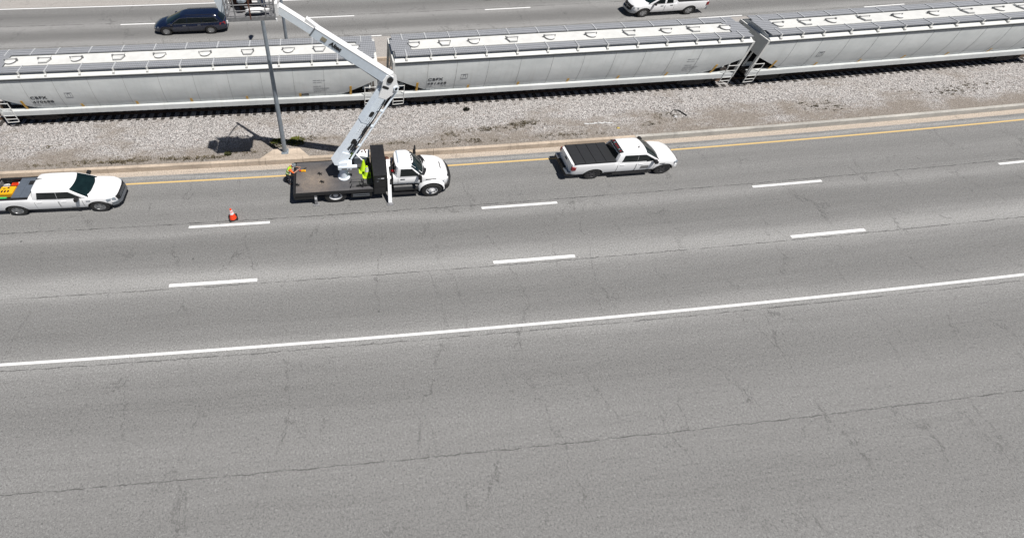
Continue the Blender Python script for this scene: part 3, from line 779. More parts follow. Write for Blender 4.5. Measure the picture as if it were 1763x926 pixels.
        # mirrors
        for sg in (-1, 1):
            mb = MB(); x, z = self.mirror; y = self.cab_y(z)+.02
            mb.loft([[(x+a, sg*(y+b), z+c) for a, c in ((-.05, -.09), (.09, -.07), (.09, .09), (-.05, .12))] for b in (.06, .26*self.mir)])
            mb.beam((x+.02, sg*(y-.05), z-.05), (x+.02, sg*(y+.10), z-.03), .07, .06); mb.build('side_mirror', self.mirmat, T)
        return T

def strip_on(V, T, name, pts, off, m_, wdt):   # thin trim following the flank
    for sg in (-1, 1):
        mb = MB()
        mb.loft([[(x, sg*(V.side_y(x, z)-.01), z-wdt/2), (x, sg*(V.side_y(x, z)+off), z-wdt/2), (x, sg*(V.side_y(x, z)+off), z+wdt/2), (x, sg*(V.side_y(x, z)-.01), z+wdt/2)] for x, z in pts])
        mb.build(name, m_, T, smooth=0)

# ---- white crew-cab pickup with folding black bed cover
V = Vehicle(paint=M['white'], wb=3.68, hw=1.0, ar=.52, wr=.445, rim=M['darkalloy'], spokes=6, bed=None, bow=.13, handle=M['white'], mirmat=M['black'], mir=1.15,
  body=[(-1.18, .93, .50, 1.36, .0), (-1.10, .97, .46, 1.40, .0), (-.9, 1.0, .45, 1.41, .01), (.98, 1.0, .42, 1.41, .01), (1.02, 1.0, .42, 1.30, .02), (3.0, 1.0, .42, 1.26, .05), (3.55, 1.0, .42, 1.25, .06), (4.0, .97, .42, 1.19, .06), (4.24, .90, .42, 1.10, .05), (4.38, .78, .44, 1.02, .03), (4.45, .62, .48, .96, .02)],
  stations=[-1.18, -1.10, -.9, -.5, 0, .5, .98, 1.02, 1.6, 2.2, 3.0, 3.3, 3.55, 3.8, 4.0, 4.12, 4.24, 4.32, 4.38, 4.45],
  zbelt=1.28, zroof=1.90, hb=.93, ht=.74, xw0=3.42, xw1=2.55, xr0=.98, xr1=1.13,
  panes=[[(1.32, 1.34), (2.115, 1.33), (2.115, 1.78), (1.42, 1.79)], [(2.125, 1.33), (2.62, 1.33), (2.62, 1.27), (3.05, 1.30), (2.98, 1.42), (2.50, 1.76), (2.125, 1.78)]],
  doors=[(1.14, 2.10, .50, 1.27, .0), (2.12, 3.10, .50, 1.25, .0)], mirror=(2.98, 1.36))
T = thing('pickup_truck', 'white crew cab pickup with black bed cover and red light bar behind its roof', 'pickup', 14.58, 18.55)
V.make(T)
mb = MB(); 
for k in range(4):
    x0 = -1.08+k*.53; mb.box(x0+.008, x0+.52, -.90, .90, 1.415, 1.455, taper=.01)
o = mb.build('bed_cover', M['tonneaublack'], T, smooth=0)
mb = MB(); mb.box(-1.10, 1.0, -.93, .93, 1.40, 1.43); mb.build('cover_frame', M['black'], o, smooth=0)
mb = MB(); mb.box(-1.225, -1.17, -.80, .80, .68, 1.36, taper=.01); o = mb.build('tailgate', M['white_ram'], T, smooth=0)
mb = MB(); mb.box(-1.245, -1.22, -.12, .12, 1.12, 1.22); mb.build('handle', M['black'], o, smooth=0)
for sg in (-1, 1):
    mb = MB(); mb.box(-1.215, -1.0, sg*.93-.075, sg*.93+.078, .96, 1.22, taper=.01); mb.build('tail_light', M['redlens'], T, smooth=0)
mb = MB(); mb.box(-1.40, -1.14, -.97, .97, .48, .68, taper=.03); o = mb.build('rear_bumper', M['black'], T)
for q in (-.715, .715):
    mb = MB(); mb.box(-1.42, -1.12, q-.265, q+.265, .67, .71); mb.build('bumper_step', M['chrome'], o, smooth=0)
mb = MB(); mb.box(4.34, 4.49, -.80, .80, .44, .66, taper=.02); mb.build('front_bumper', M['white'], T)
mb = MB(); mb.box(4.41, 4.47, -.55, .55, .70, .98); mb.build('grille', M['darkalloy'], T, smooth=0)
for sg in (-1, 1):
    mb = MB(); mb.loft([[(4.16, sg*.86, .86), (4.39, sg*.74, .86), (4.39, sg*.72, 1.0), (4.16, sg*.86, 1.04)], [(4.18, sg*.935, .86), (4.43, sg*.79, .86), (4.41, sg*.78, .99), (4.17, sg*.93, 1.04)]]); mb.build('headlight', M['headlamp'], T)
for sg in (-1, 1):
    mb = MB(); y = sg*1.0; mb.box(1.0, 3.05, min(y-sg*.1, y+sg*.07), max(y-sg*.1, y+sg*.07), .38, .44); mb.build('side_step', M['blacksteel'], T, smooth=0)
mb = MB(); mb.box(1.10, 1.36, -.62, .62, 1.90, 1.955, taper=.015); o = mb.build('light_bar', M['black'], T, smooth=0)
for k in range(-3, 4):
    mb = MB(); mb.box(1.17, 1.25, k*.165-.035, k*.165+.035, 1.955, 1.972); mb.build('lamp_module', [M['redlens'], M['headlamp'], M['redlens'], M['redlens']][(k+3) % 4], o, smooth=0)
mb = MB(); mb.lathe([(.05, 0), (.03, .05), (.01, .14), (0, .15)], Matrix.Translation((2.25, -.25, 1.925)), n=8); mb.build('antenna', M['black'], T)
mb = MB(); yy = -(V.side_y(2.4, .85)+.012); mb.box(2.38, 2.78, yy-.003, yy, .72, .98); mb.build('door_decal', M['inkgrey'], T, smooth=0)
strip_on(V, T, 'lower_trim', [(.6, .55), (1.2, .55), (3.0, .55), (3.1, .55)], .012, M['darkalloy'], .07)
mb = MB(); mb.box(3.35, 3.62, -1.012, -1.0, 1.03, 1.07); mb.build('fender_badge', M['black'], T, smooth=0)

# ---- white crew-cab pickup with loaded bed (far left)
V2 = Vehicle(paint=M['white'], wb=3.78, hw=1.0, ar=.53, wr=.455, rim=M['alloy'], spokes=6, bed=(-1.0, .76, .80, .62, 1.41), bow=.15, handle=M['white'], mirmat=M['black'], mir=1.2,
  body=[(-1.16, .93, .50, 1.36, .0), (-1.10, .97, .46, 1.40, .0), (-.9, 1.0, .45, 1.41, .0), (.78, 1.0, .42, 1.41, .0), (.83, 1.0, .42, 1.29, .02), (3.1, 1.0, .42, 1.25, .06), (3.6, 1.0, .42, 1.25, .08), (4.15, .97, .42, 1.21, .08), (4.42, .88, .42, 1.13, .06), (4.56, .74, .44, 1.05, .03), (4.64, .58, .48, .98, .02)],
  stations=[-1.16, -1.10, -.9, -.5, 0, .5, .78, .83, 1.6, 2.2, 3.1, 3.35, 3.6, 3.9, 4.15, 4.3, 4.42, 4.5, 4.56, 4.64],
  zbelt=1.27, zroof=1.90, hb=.94, ht=.75, xw0=3.56, xw1=2.74, xr0=.82, xr1=.99,
  panes=[[(1.16, 1.33), (2.09, 1.32), (2.09, 1.77), (1.26, 1.78)], [(2.10, 1.32), (3.18, 1.30), (3.08, 1.40), (2.66, 1.75), (2.10, 1.77)]],
  doors=[(1.0, 2.08, .48, 1.27, .0), (2.10, 3.16, .48, 1.25, .0)], mirror=(3.0, 1.38))
T = thing('pickup_truck', 'white crew cab pickup carrying a yellow generator in its open bed, at the left edge', 'pickup', -17.70, 18.45)
V2.make(T)
LT = T
mb = MB()
for sg in (-1, 1): mb.box(-1.04, .78, sg*.865-.07, sg*.865+.07, 1.405, 1.435)
mb.box(-1.12, -1.0, -.86, .86, 1.39, 1.43)
mb.build('bed_rail', M['black'], T, smooth=0)
mb = MB(); mb.box(-.985, .755, -.79, .79, .625, .66); mb.build('bed_liner', M['black'], T, smooth=0)
mb = MB(); mb.box(-.985, -.955, -.79, .79, .66, 1.36); mb.build('tailgate_liner', M['inkgrey'], T, smooth=0)
mb = MB(); mb.box(.02, .40, -.80, .80, 1.437, 1.475); mb.box(.408, .775, -.80, .80, 1.437, 1.475); mb.build('bed_cover', M['tonneau'], T, smooth=0)
mb = MB(); mb.box(-1.28, -1.14, -.95, .95, .48, .68, taper=.02); mb.build('rear_bumper', M['chrome'], T)
for sg in (-1, 1):
    mb = MB(); mb.box(-1.195, -1.0, sg*.93-.075, sg*.93+.078, .96, 1.26, taper=.01); mb.build('tail_light', M['redlens'], T, smooth=0)
mb = MB(); mb.loft([[(x, -y, z0), (x, y, z0), (x, y, z1), (x, -y, z1)] for x, y, z0, z1 in ((4.38, .90, .46, .72), (4.60, .78, .44, .68), (4.74, .52, .46, .64))]); mb.build('front_bumper', M['chrome'], T)
mb = MB(); mb.loft([[(x, -y, z0), (x, y, z0), (x, y, z1), (x, -y, z1)] for x, y, z0, z1 in ((4.52, .70, .70, 1.02), (4.64, .62, .70, 1.01), (4.70, .50, .72, .98))])
gr = mb.build('grille', M['black'], T)
for z in (.78, .86, .94):
    mb = MB(); mb.box(4.68, 4.715, -.47, .47, z-.012, z+.012); mb.build('grille_bar', M['chrome'], gr, smooth=0)
for sg in (-1, 1):
    mb = MB(); mb.loft([[(4.20, sg*.90, .88), (4.50, sg*.75, .86), (4.50, sg*.75, 1.02), (4.20, sg*.90, 1.06)], [(4.22, sg*.975, .88), (4.60, sg*.76, .86), (4.57, sg*.75, 1.02), (4.22, sg*.965, 1.06)]]); mb.build('headlight', M['headlamp'], T)
mb = MB(); mb.box(.68, .95, -.04, .14, 1.92, 1.96, taper=.01) if False else mb.box(.50, .78, .20, .50, 1.478, 1.54, taper=.02); mb.build('cargo_light', M['black'], T, smooth=0)
mb = MB(); mb.loft([[(1.02, .18, 1.925), (1.02, .24, 1.925), (1.02, .21, 2.0)], [(1.30, .20, 1.925), (1.30, .22, 1.925), (1.30, .21, 1.94)]]); mb.build('shark_fin_antenna', M['black'], T)
mb = MB(); mb.box(3.32, 3.52, -1.013, -1.0, 1.06, 1.10); mb.box(2.55, 2.85, -1.016, -1.004, .60, .63); mb.build('fender_badge', M['chrome'], T, smooth=0)
# cargo in the bed: things of their own
def at_local(T0, x, y, z, name, label, cat, rz=0):
    o = bpy.data.objects.new(name, None); C.objects.link(o); o.location = T0.location + Matrix.Rotation(T0.rotation_euler.z, 4, 'Z').to_3x3() @ Vector((x*KV[0], y*KV[1], z*KV[2])); o.rotation_euler.z = T0.rotation_euler.z+rz
    return tag(o, label, cat)
g = at_local(LT, -.43, -.10, .66, 'generator', 'yellow portable generator with black engine in the bed of the left pickup', 'generator')
mb = MB(); mb.box(-.36, .36, -.30, .36, .48, .72, taper=.03); o = mb.build('fuel_tank', M['yellow'], g)
mb = MB(); mb.box(-.30, .32, -.42, .34, .06, .46, taper=.03); mb.cyl((-.2, -.43, .25), (.1, -.43, .25), .13, n=14); mb.build('engine', M['black'], g)
mb = MB()
for y in (-.44, .38): mb.tube([(-.4, y, 0), (-.4, y, .74), (.4, y, .74), (.4, y, 0)], .02, 6)
mb.build('frame', M['blacksteel'], g)
mb = MB(); mb.cyl((.02, .22, .72), (.02, .22, .755), .05, n=12); mb.box(-.22, -.10, .12, .17, .72, .728); mb.box(-.24, -.16, -.16, .02, .72, .727); mb.box(-.10, -.02, -.16, .02, .72, .727); mb.box(.04, .12, -.14, .02, .72, .727); mb.build('tank_marking', M['black'], o, smooth=0)
g = at_local(LT, -.28, .56, .66, 'fuel_can', 'red orange plastic fuel can behind the yellow generator', 'fuel can')
mb = MB(); mb.loft([[(x*q, y*q, z) for x, y in ((-.22, -.13), (.22, -.13), (.22, .13), (-.22, .13))] for z, q in ((0, .92), (.04, 1), (.52, 1), (.60, .85))]); o = mb.build('can', M['redplastic'], g)
mb = MB(); mb.tube([(-.12, 0, .59), (-.10, 0, .68), (.08, 0, .68), (.1, 0, .59)], .022, 6); mb.build('handle', M['redplastic'], g); mb = MB(); mb.cyl((.16, 0, .58), (.2, 0, .70), .035, n=8); mb.build('cap', M['reflect'], g)
g = at_local(LT, -.50, -.67, .66, 'storage_box', 'small bright green plastic box in the bed near the left pickup tailgate', 'box')
mb = MB(); mb.box(-.2, .2, -.10, .10, 0, .62, taper=.01); mb.build('box', M['green'], g, smooth=0); mb = MB(); mb.box(-.215, .215, -.115, .115, .62, .67, taper=.015); mb.build('lid', M['green'], g, smooth=0)
g = at_local(LT, -.78, .60, .66, 'bucket', 'white plastic bucket in the far rear corner of the left pickup bed', 'bucket')
mb = MB(); mb.lathe([(0, 0), (.11, 0), (.145, .40), (.155, .40), (.155, .43), (.13, .43), (.11, .06), (0, .06)], n=16); mb.build('pail', M['reflect'], g); mb = MB(); mb.tube([(-.15*math.cos(a), .05*math.sin(a)-.12*math.sin(a), .42+.05*math.sin(a)) for a in [PI*k/8 for k in range(9)]], .008, 5); mb.build('handle', M['galv'], g)

# ---- white pickup on the far carriageway, facing left
V3 = Vehicle(paint=M['white_ram'], wb=3.57, hw=1.0, ar=.52, wr=.445, rim=M['alloy'], spokes=5, bed=(-1.2, 1.1, .80, .62, 1.38), bow=.15, handle=M['black'], mirmat=M['black'], mir=1.1,
  body=[(-1.3, .93, .50, 1.32, .0), (-1.22, .97, .46, 1.37, .0), (-.9, 1.0, .45, 1.38, .0), (1.12, 1.0, .42, 1.38, .0), (1.18, 1.0, .42, 1.27, .02), (3.1, 1.0, .42, 1.22, .06), (3.5, 1.0, .42, 1.20, .12), (4.0, .96, .42, 1.14, .14), (4.25, .88, .42, 1.08, .12), (4.38, .74, .44, 1.02, .08), (4.46, .60, .48, .98, .04)],
  stations=[-1.3, -1.22, -.9, -.5, 0, .5, 1.12, 1.18, 1.6, 2.2, 3.1, 3.35, 3.5, 3.8, 4.0, 4.15, 4.25, 4.33, 4.38, 4.46],
  zbelt=1.25, zroof=1.88, hb=.93, ht=.75, xw0=3.45, xw1=2.55, xr0=1.16, xr1=1.32,
  panes=[[(1.50, 1.31), (2.02, 1.30), (2.02, 1.75), (1.56, 1.76)], [(2.16, 1.30), (3.08, 1.28), (2.96, 1.38), (2.52, 1.73), (2.16, 1.75)]],
  doors=[(1.36, 2.08, .48, 1.25, .0), (2.10, 3.12, .48, 1.23, .0)], mirror=(2.95, 1.35))
T = thing('pickup_truck', 'white pickup with black grille driving left on the far carriageway', 'pickup', 31.31, 35.95, 0, PI)
V3.make(T)
mb = MB(); mb.loft([[(x, -y, z0), (x, y, z0), (x, y, z1), (x, -y, z1)] for x, y, z0, z1 in ((4.22, .92, .44, .70), (4.46, .80, .42, .66), (4.58, .55, .44, .62))]); mb.build('front_bumper', M['chrome'], T)
mb = MB(); mb.loft([[(x, -y, z0), (x, y, z0), (x, y, z1), (x, -y, z1)] for x, y, z0, z1 in ((4.34, .66, .68, 1.06), (4.48, .60, .68, 1.05), (4.53, .50, .70, 1.02))]); gr = mb.build('grille', M['black'], T)
mb = MB(); mb.box(4.52, 4.55, -.03, .03, .7, 1.04); mb.box(4.52, 4.55, -.48, .48, .85, .90); mb.build('grille_bar', M['chrome'], gr, smooth=0)
for sg in (-1, 1):
    mb = MB(); mb.loft([[(4.02, sg*.86, .84), (4.34, sg*.70, .82), (4.34, sg*.70, .98), (4.02, sg*.86, 1.0)], [(4.04, sg*.965, .84), (4.44, sg*.73, .82), (4.40, sg*.72, .98), (4.04, sg*.95, 1.0)]]); mb.build('headlight', M['headlamp'], T)
    mb = MB(); mb.box(-1.335, -1.15, sg*.93-.075, sg*.93+.078, .94, 1.22, taper=.01); mb.build('tail_light', M['redlens'], T, smooth=0)
mb = MB(); mb.box(-1.19, 1.09, -.79, .79, .625, .66); mb.build('bed_liner', M['black'], T, smooth=0)
mb = MB()
for sg in (-1, 1): mb.box(-1.2, 1.1, sg*.865-.06, sg*.865+.06, 1.37, 1.40)
mb.build('bed_rail', M['black'], T, smooth=0)
mb = MB(); mb.box(-1.42, -1.28, -.95, .95, .48, .66, taper=.02); mb.build('rear_bumper', M['chrome'], T)

# ---- navy minivan on the far carriageway, facing left
V4 = Vehicle(paint=M['navy'], wb=3.09, hw=.99, ar=.455, wr=.395, rim=M['alloy'], spokes=7, bed=None, bow=.20, handle=M['chrome'], mirmat=M['navy'], mir=1.0,
  body=[(-1.05, .72, .42, .98, .0), (-.98, .86, .36, 1.06, .0), (-.80, .95, .32, 1.10, .0), (-.4, .99, .28, 1.10, .0), (2.3, .99, .26, 1.06, .02), (3.1, .98, .27, 1.02, .06), (3.5, .94, .28, .92, .08), (3.75, .84, .28, .82, .07), (3.9, .70, .30, .72, .05), (4.0, .50, .34, .64, .03)],
  stations=[-1.05, -.98, -.8, -.4, 0, .5, 1.0, 1.6, 2.3, 2.7, 3.1, 3.3, 3.5, 3.62, 3.75, 3.83, 3.9, 4.0],
  zbelt=1.06, zroof=1.74, hb=.92, ht=.70, xw0=3.15, xw1=1.95, xr0=-.98, xr1=-.55,
  panes=[[(-.62, 1.16), (.50, 1.14), (.50, 1.54), (-.38, 1.53)], [(.53, 1.14), (1.50, 1.13), (1.50, 1.56), (.53, 1.55)], [(1.54, 1.13), (2.62, 1.10), (2.45, 1.24), (1.98, 1.52), (1.54, 1.56)]],
  doors=[(.50, 1.50, .36, 1.08, .0), (1.52, 2.62, .36, 1.06, .0)], mirror=(2.55, 1.14))
T = thing('minivan', 'dark navy blue minivan driving left on the far carriageway', 'minivan', -10.15, 36.6, 0, PI)
V4.make(T)
for sg in (-1, 1):
    mb = MB(); mb.loft([[(-1.0, sg*.70, .86), (-.70, sg*.90, .88), (-.70, sg*.88, 1.05), (-1.0, sg*.68, 1.08)], [(-1.08, sg*.76, .86), (-.70, sg*.965, .88), (-.70, sg*.955, 1.05), (-1.06, sg*.74, 1.08)]]); mb.build('tail_light', M['redlens'], T)
    mb = MB(); mb.loft([[(3.55, sg*.80, .72), (3.8, sg*.62, .66), (3.8, sg*.6, .74), (3.55, sg*.80, .84)], [(3.58, sg*.915, .72), (3.90, sg*.69, .66), (3.86, sg*.66, .74), (3.56, sg*.905, .84)]]); mb.build('headlight', M['headlamp'], T)
    mb = MB(); pts = [(-.66, 1.13), (2.66, 1.08)]
    mb.tube([(x, sg*(V4.cab_y(z, x)+.012), z) for x, z in ((-.40, 1.56), (-.68, 1.14), (.5, 1.12), (1.5, 1.11), (2.64, 1.085))], .013, 5); mb.tube([(x, sg*(V4.cab_y(z, x)+.012), z) for x, z in ((-.40, 1.56), (.5, 1.575), (1.5, 1.585), (2.0, 1.54), (2.64, 1.085))], .011, 5); mb.build('window_trim', M['chrome'], T)
    mb = MB(); mb.beam((-.4, sg*.62, 1.785), (1.6, sg*.62, 1.785), .035, .03); mb.build('roof_rail', M['navy'], T)
mb = MB(); mb.box(3.93, 4.02, -.42, .42, .38, .60, taper=.02); mb.build('grille', M['black'], T)
mb = MB(); mb.box(-1.12, -1.0, -.70, .70, .40, .58, taper=.02); mb.build('rear_bumper', M['navy'], T)

# ---- dark car on the outer far lane, only its underside edge in the photo
V5 = Vehicle(paint=mat('charcoal_paint', (.03, .032, .035), .3, var=.2, scale=3, coat=1), wb=2.75, hw=.90, ar=.38, wr=.33, rim=M['darkalloy'], spokes=7, bed=None, bow=.18, handle=M['chrome'], mirmat=M['black'], mir=.9,
  body=[(-1.0, .66, .42, .90, .0), (-.9, .80, .34, .96, .0), (-.6, .88, .28, .98, .0), (0, .90, .26, .96, .02), (2.0, .90, .25, .94, .03), (2.9, .88, .26, .88, .05), (3.25, .80, .28, .78, .05), (3.45, .66, .30, .70, .04), (3.55, .5, .34, .62, .02)],
  stations=[-1.0, -.9, -.6, -.3, 0, .5, 1, 1.5, 2.0, 2.5, 2.9, 3.1, 3.25, 3.35, 3.45, 3.55], zbelt=.94, zroof=1.42, hb=.82, ht=.60, xw0=2.45, xw1=1.55, xr0=-.55, xr1=.25,
  panes=[[(.15, 1.0), (.98, 1.0), (.98, 1.34), (.35, 1.32)], [(1.02, 1.0), (2.0, .99), (1.5, 1.34), (1.02, 1.36)]],
  doors=[(.12, .98, .34, .95, .0), (1.0, 2.0, .34, .94, .0)], mirror=(1.95, 1.04))
T = thing('car', 'dark car driving left in the outermost far lane, beyond the top of the photo', 'car', 17.9, 40.18, 0, PI)
V5.make(T)
for sg in (-1, 1):
    mb = MB(); mb.box(-1.03, -.9, sg*.62-.14, sg*.62+.14, .72, .86, taper=.01); mb.build('tail_light', M['redlens'], T, smooth=0)
    mb = MB(); mb.box(3.28, 3.47, sg*.62-.10, sg*.62+.12, .58, .70, taper=.02); mb.build('headlight', M['headlamp'], T)

# ---------------------------------------------------------------- bucket truck
TR = thing('bucket_truck', 'white cab bucket truck with dark flatbed and raised white folding boom', 'bucket truck', -.39, 18.35)
VT = Vehicle(paint=M['white'], wb=4.80, hw=1.10, ar=.66, wr=.60, rim=M['steelwhite'], spokes=8, bed=None, bow=.24, handle=M['black'], mirmat=M['black'], mir=1.3,
  body=[(2.78, .96, .95, 1.62, .0), (3.9, .99, .95, 1.62, .02), (4.25, 1.02, .85, 1.62, .04), (4.45, 1.06, .80, 1.60, .10), (5.1, 1.06, .72, 1.50, .16), (5.45, 1.02, .60, 1.38, .16), (5.68, .90, .58, 1.26, .12), (5.80, .74, .60, 1.16, .06), (5.84, .6, .64, 1.1, .03)],
  stations=[2.78, 3.0, 3.4, 3.9, 4.1, 4.25, 4.45, 4.7, 5.1, 5.3, 5.45, 5.58, 5.68, 5.76, 5.80, 5.84],
  zbelt=1.60, zroof=2.36, hb=.93, ht=.77, xw0=4.42, xw1=3.72, xr0=2.80, xr1=2.88,
  panes=[[(3.10, 1.68), (4.02, 1.66), (3.96, 1.80), (3.66, 2.20), (3.12, 2.22)]],
  doors=[(3.0, 4.10, .98, 1.60, .0)], mirror=(4.0, 1.75))
def truck_front():
    # body, one steer axle
    rings = []
    for st_ in VT.stations:
        w_, zb, zt, cr = interp(VT.body, st_)[:4]; pr = body_prof(w_, zb, zt, cr, .20)
        rings.append([(st_, -y, z) for y, z in pr]+[(st_, y, z) for y, z in pr[::-1][1:-1]])
    keep = VT.wb
    VT_make = Vehicle.make
truck_front()
_mk = Vehicle.make
# reuse the pickup builder for cab and hood; its wheel loop runs over (0, wb): the rear pair is the dual axle
VT.make(TR)
def remove_children(prefix, cond):
    for o in list(TR.children):
        if o.name.split('.')[0] == prefix and cond(o):
            for c in list(o.children): bpy.data.objects.remove(c)
            bpy.data.objects.remove(o)
cx_ = lambda o: sum(v.co.x for v in o.data.vertices)/max(1, len(o.data.vertices))
remove_children('tyre', lambda o: True); remove_children('wheel_well', lambda o: cx_(o) < 2); remove_children('rear_window', lambda o: False)
# real truck wheels: dished steel
def big_wheel(x, y, front):
    sg = 1 if y > 0 else -1; r = .56
    T = Matrix.Translation((x, y, r)) @ Matrix.Diagonal((.965, 1, .97, 1)) @ Matrix.Rotation(-sg*PI/2, 4, 'X')
    mb = MB(); h = .14
    mb.lathe([(r*.58, -h), (r*.8, -h*1.1), (r*.95, -h), (r, -h*.6), (r, h*.6), (r*.95, h), (r*.8, h*1.1), (r*.58, h), (r*.56, 0), (0, 0)], T, n=30); ty = mb.build('tyre', M['rubber'], TR)
    mb = MB(); R = r*.58
    if front:
        mb.lathe([(R, h*.95), (R*.9, h*.95), (R*.85, h*.5), (R*.62, h*.7), (R*.5, h*1.0), (R*.28, h*1.05), (R*.26, h*1.5), (0, h*1.6)], T, n=28)
    else:
        mb.lathe([(R, h*.95), (R*.9, h*.95), (R*.86, h*.3), (R*.7, -h*.2), (R*.45, -h*.3), (R*.35, h*.5), (0, h*.55)], T, n=28)
    rim = mb.build('rim', M['steelwhite'], ty)
    mb = MB()
    for k in range(8):
        a = 2*PI*k/8; q = Vector((R*.72*math.cos(a), R*.72*math.sin(a), (h*.66 if front else -h*.16)))
        mb.lathe([(.045, 0), (.045, .012), (0, .012)], T @ Matrix.Translation(q), n=8)
    mb.build('hand_hole', M['black'], rim, smooth=0)
for sg in (-1, 1):
    big_wheel(4.80, sg*1.10, True); big_wheel(0, sg*1.10, False)
    T_ = None
    mb = MB(); mb.lathe([(.3, -.13), (.5, -.14), (.56, -.08), (.56, .08), (.5, .14), (.3, .13)], Matrix.Translation((0, sg*.78, .56)) @ Matrix.Rotation(PI/2, 4, 'X'), n=26); mb.build('inner_tyre', M['rubber'], TR)
    # flared fender over the steer wheel
    mb = MB(); n_ = 14; rings = []
    for k in range(n_+1):
        a = PI*(1.02-1.04*k/n_); c, s_ = math.cos(a), math.sin(a); x = 4.80+.70*c; z = .60+.66*s_
        rings.append([(x, sg*.98, z-.0), (x, sg*1.20, z-.03), (x, sg*1.22, z+.0), (x+.05*c, sg*1.17, z+.06*s_+.02), (x+.10*c, sg*.98, z+.11*s_+.03)])
    mb.loft(rings); mb.build('fender', M['white'], TR, smooth=50)
    mb = MB(); mb.loft([[(5.42, sg*.93, 1.00), (5.70, sg*.80, .98), (5.68, sg*.78, 1.17), (5.42, sg*.92, 1.22)], [(5.43, sg*1.035, 1.00), (5.77, sg*.84, .98), (5.72, sg*.82, 1.15), (5.43, sg*1.02, 1.20)]]); mb.build('headlight', M['headlamp'], TR)
    # hood side vent, mirror bars
    mb = MB(); mb.box(4.42, 5.0, sg*1.055-.012, sg*1.055+.012, 1.40, 1.44); mb.build('hood_trim', M['black'], TR, smooth=0)
    # steps and fuel tank under the cab
    mb = MB(); mb.box(2.85, 4.15, min(sg*.98, sg*1.14), max(sg*.98, sg*1.14), .66, .72); mb.box(2.75, 4.05, min(sg*1.02, sg*1.22), max(sg*1.02, sg*1.22), .34, .40); mb.build('cab_step', M['blacksteel'], TR, smooth=0)
    mb = MB(); mb.cyl((2.82, sg*.82, .62), (4.0, sg*.82, .62), .27, n=18); mb.build('fuel_tank', M['blacksteel'], TR)
# front bumper wraps
mb = MB(); mb.loft([[(x, sg_y, z0), (x-.12, sg_y, z0), (x-.12, sg_y, z1), (x, sg_y, z1)] for x, sg_y, z0, z1 in [(5.55, -1.13, .50, .86), (5.78, -1.02, .48, .88), (5.92, -.80, .46, .92), (6.0, -.45, .46, .96), (6.02, 0, .46, .97), (6.0, .45, .46, .96), (5.92, .80, .46, .92), (5.78, 1.02, .48, .88), (5.55, 1.13, .50, .86)]]); mb.build('front_bumper', M['black'], TR)
mb = MB(); mb.loft([[(x, y, .9), (x-.06, y, .9), (x-.10, y, 1.25), (x-.02, y, 1.22)] for x, y in [(5.80, -.66), (5.90, -.4), (5.93, 0), (5.90, .4), (5.80, .66)]]); gg = mb.build('grille', M['black'], TR)
mb = MB(); mb.box(5.30, 5.36, .02, .52, 1.545, 1.60) if False else mb.beam((5.36, -.28, 1.56), (5.36, .28, 1.56), .05, .04); mb.build('hood_scoop', M['black'], TR, smooth=0)
# cowl and wipers
mb = MB(); mb.loft([[(VT.front_x(1.60, t)-.02, t*.84, 1.655), (VT.front_x(1.60, t)+.16, t*.88, 1.655), (VT.front_x(1.60, t)+.16, t*.88, 1.685), (VT.front_x(1.60, t)-.02, t*.84, 1.69)] for t in (-1, -.6, 0, .6, 1)]); mb.build('wiper_cowl', M['blacksteel'], TR)
# roof: grey air unit and five marker lamps
mb = MB(); mb.box(3.00, 3.34, -.42, .66, 2.385, 2.46, taper=.05); mb.build('roof_unit', M['boomside'], TR)
for y in (-.52, -.18, 0, .18, .46):
    mb = MB(); mb.box(3.66, 3.73, y-.035, y+.035, 2.38, 2.425, taper=.01); mb.build('marker_lamp', M['black'], TR, smooth=0)
# tall mirrors on arms
for sg in (-1, 1):
    mb = MB(); mb.box(4.02, 4.12, sg*1.34-.11, sg*1.34+.11, 1.60, 2.05, taper=.015); mb.build('west_coast_mirror', M['black'], TR)
    mb = MB(); mb.tube([(4.06, sg*.93, 1.68), (4.07, sg*1.3, 1.72)], .022, 5); mb.tube([(4.0, sg*.90, 1.98), (4.07, sg*1.3, 1.98)], .022, 5); mb.build('mirror_arm', M['black'], TR)
# chassis
mb = MB()
for sg in (-1, 1): mb.box(-2.0, 5.5, sg*.42-.05, sg*.42+.05, .62, .90)
mb.box(2.2, 2.9, -.6, .6, .5, .95); mb.cyl((0, -1.0, .56), (0, 1.0, .56), .1, n=10); mb.cyl((4.8, -1.0, .56), (4.8, 1.0, .56), .07, n=10)
mb.build('chassis', M['blacksteel'], TR)
# flatbed
mb = MB(); mb.box(-1.86, 1.80, -1.30, 1.33, 1.06, 1.14); mb.build('deck', M['deck'], TR, smooth=0)
mb = MB()
for sg, y in ((-1, -1.32), (1, 1.35)): mb.box(-1.92, 1.80, y-.025, y+.025, .92, 1.165)
mb.box(-1.985, -1.90, -1.34, 1.37, .72, 1.17); mb.build('deck_edge', M['blacksteel'], TR, smooth=0)
mb = MB(); mb.box(-1.98, -1.0, -1.28, 1.28, .52, 1.05, taper=.02); mb.build('tail_box', M['black'], TR, smooth=0)
mb = MB(); mb.box(.75, 1.75, -1.27, -.80, .42, .98); mb.box(.75, 1.75, .80, 1.27, .42, .98); mb.build('side_toolbox', M['black'], TR, smooth=0)
mb = MB(); mb.box(.82, 1.62, -1.33, -1.275, .72, .77); mb.box(.82, 1.62, -1.33, -1.275, .56, .60); mb.build('side_step', M['chrome'], TR, smooth=0)
for y0 in (-1.0, .0, 1.0):
    mb = MB(); mb.box(-2.0, -1.99, y0-.06, y0+.06, .86, .92); mb.build('tail_light', M['redlens'], TR, smooth=0)
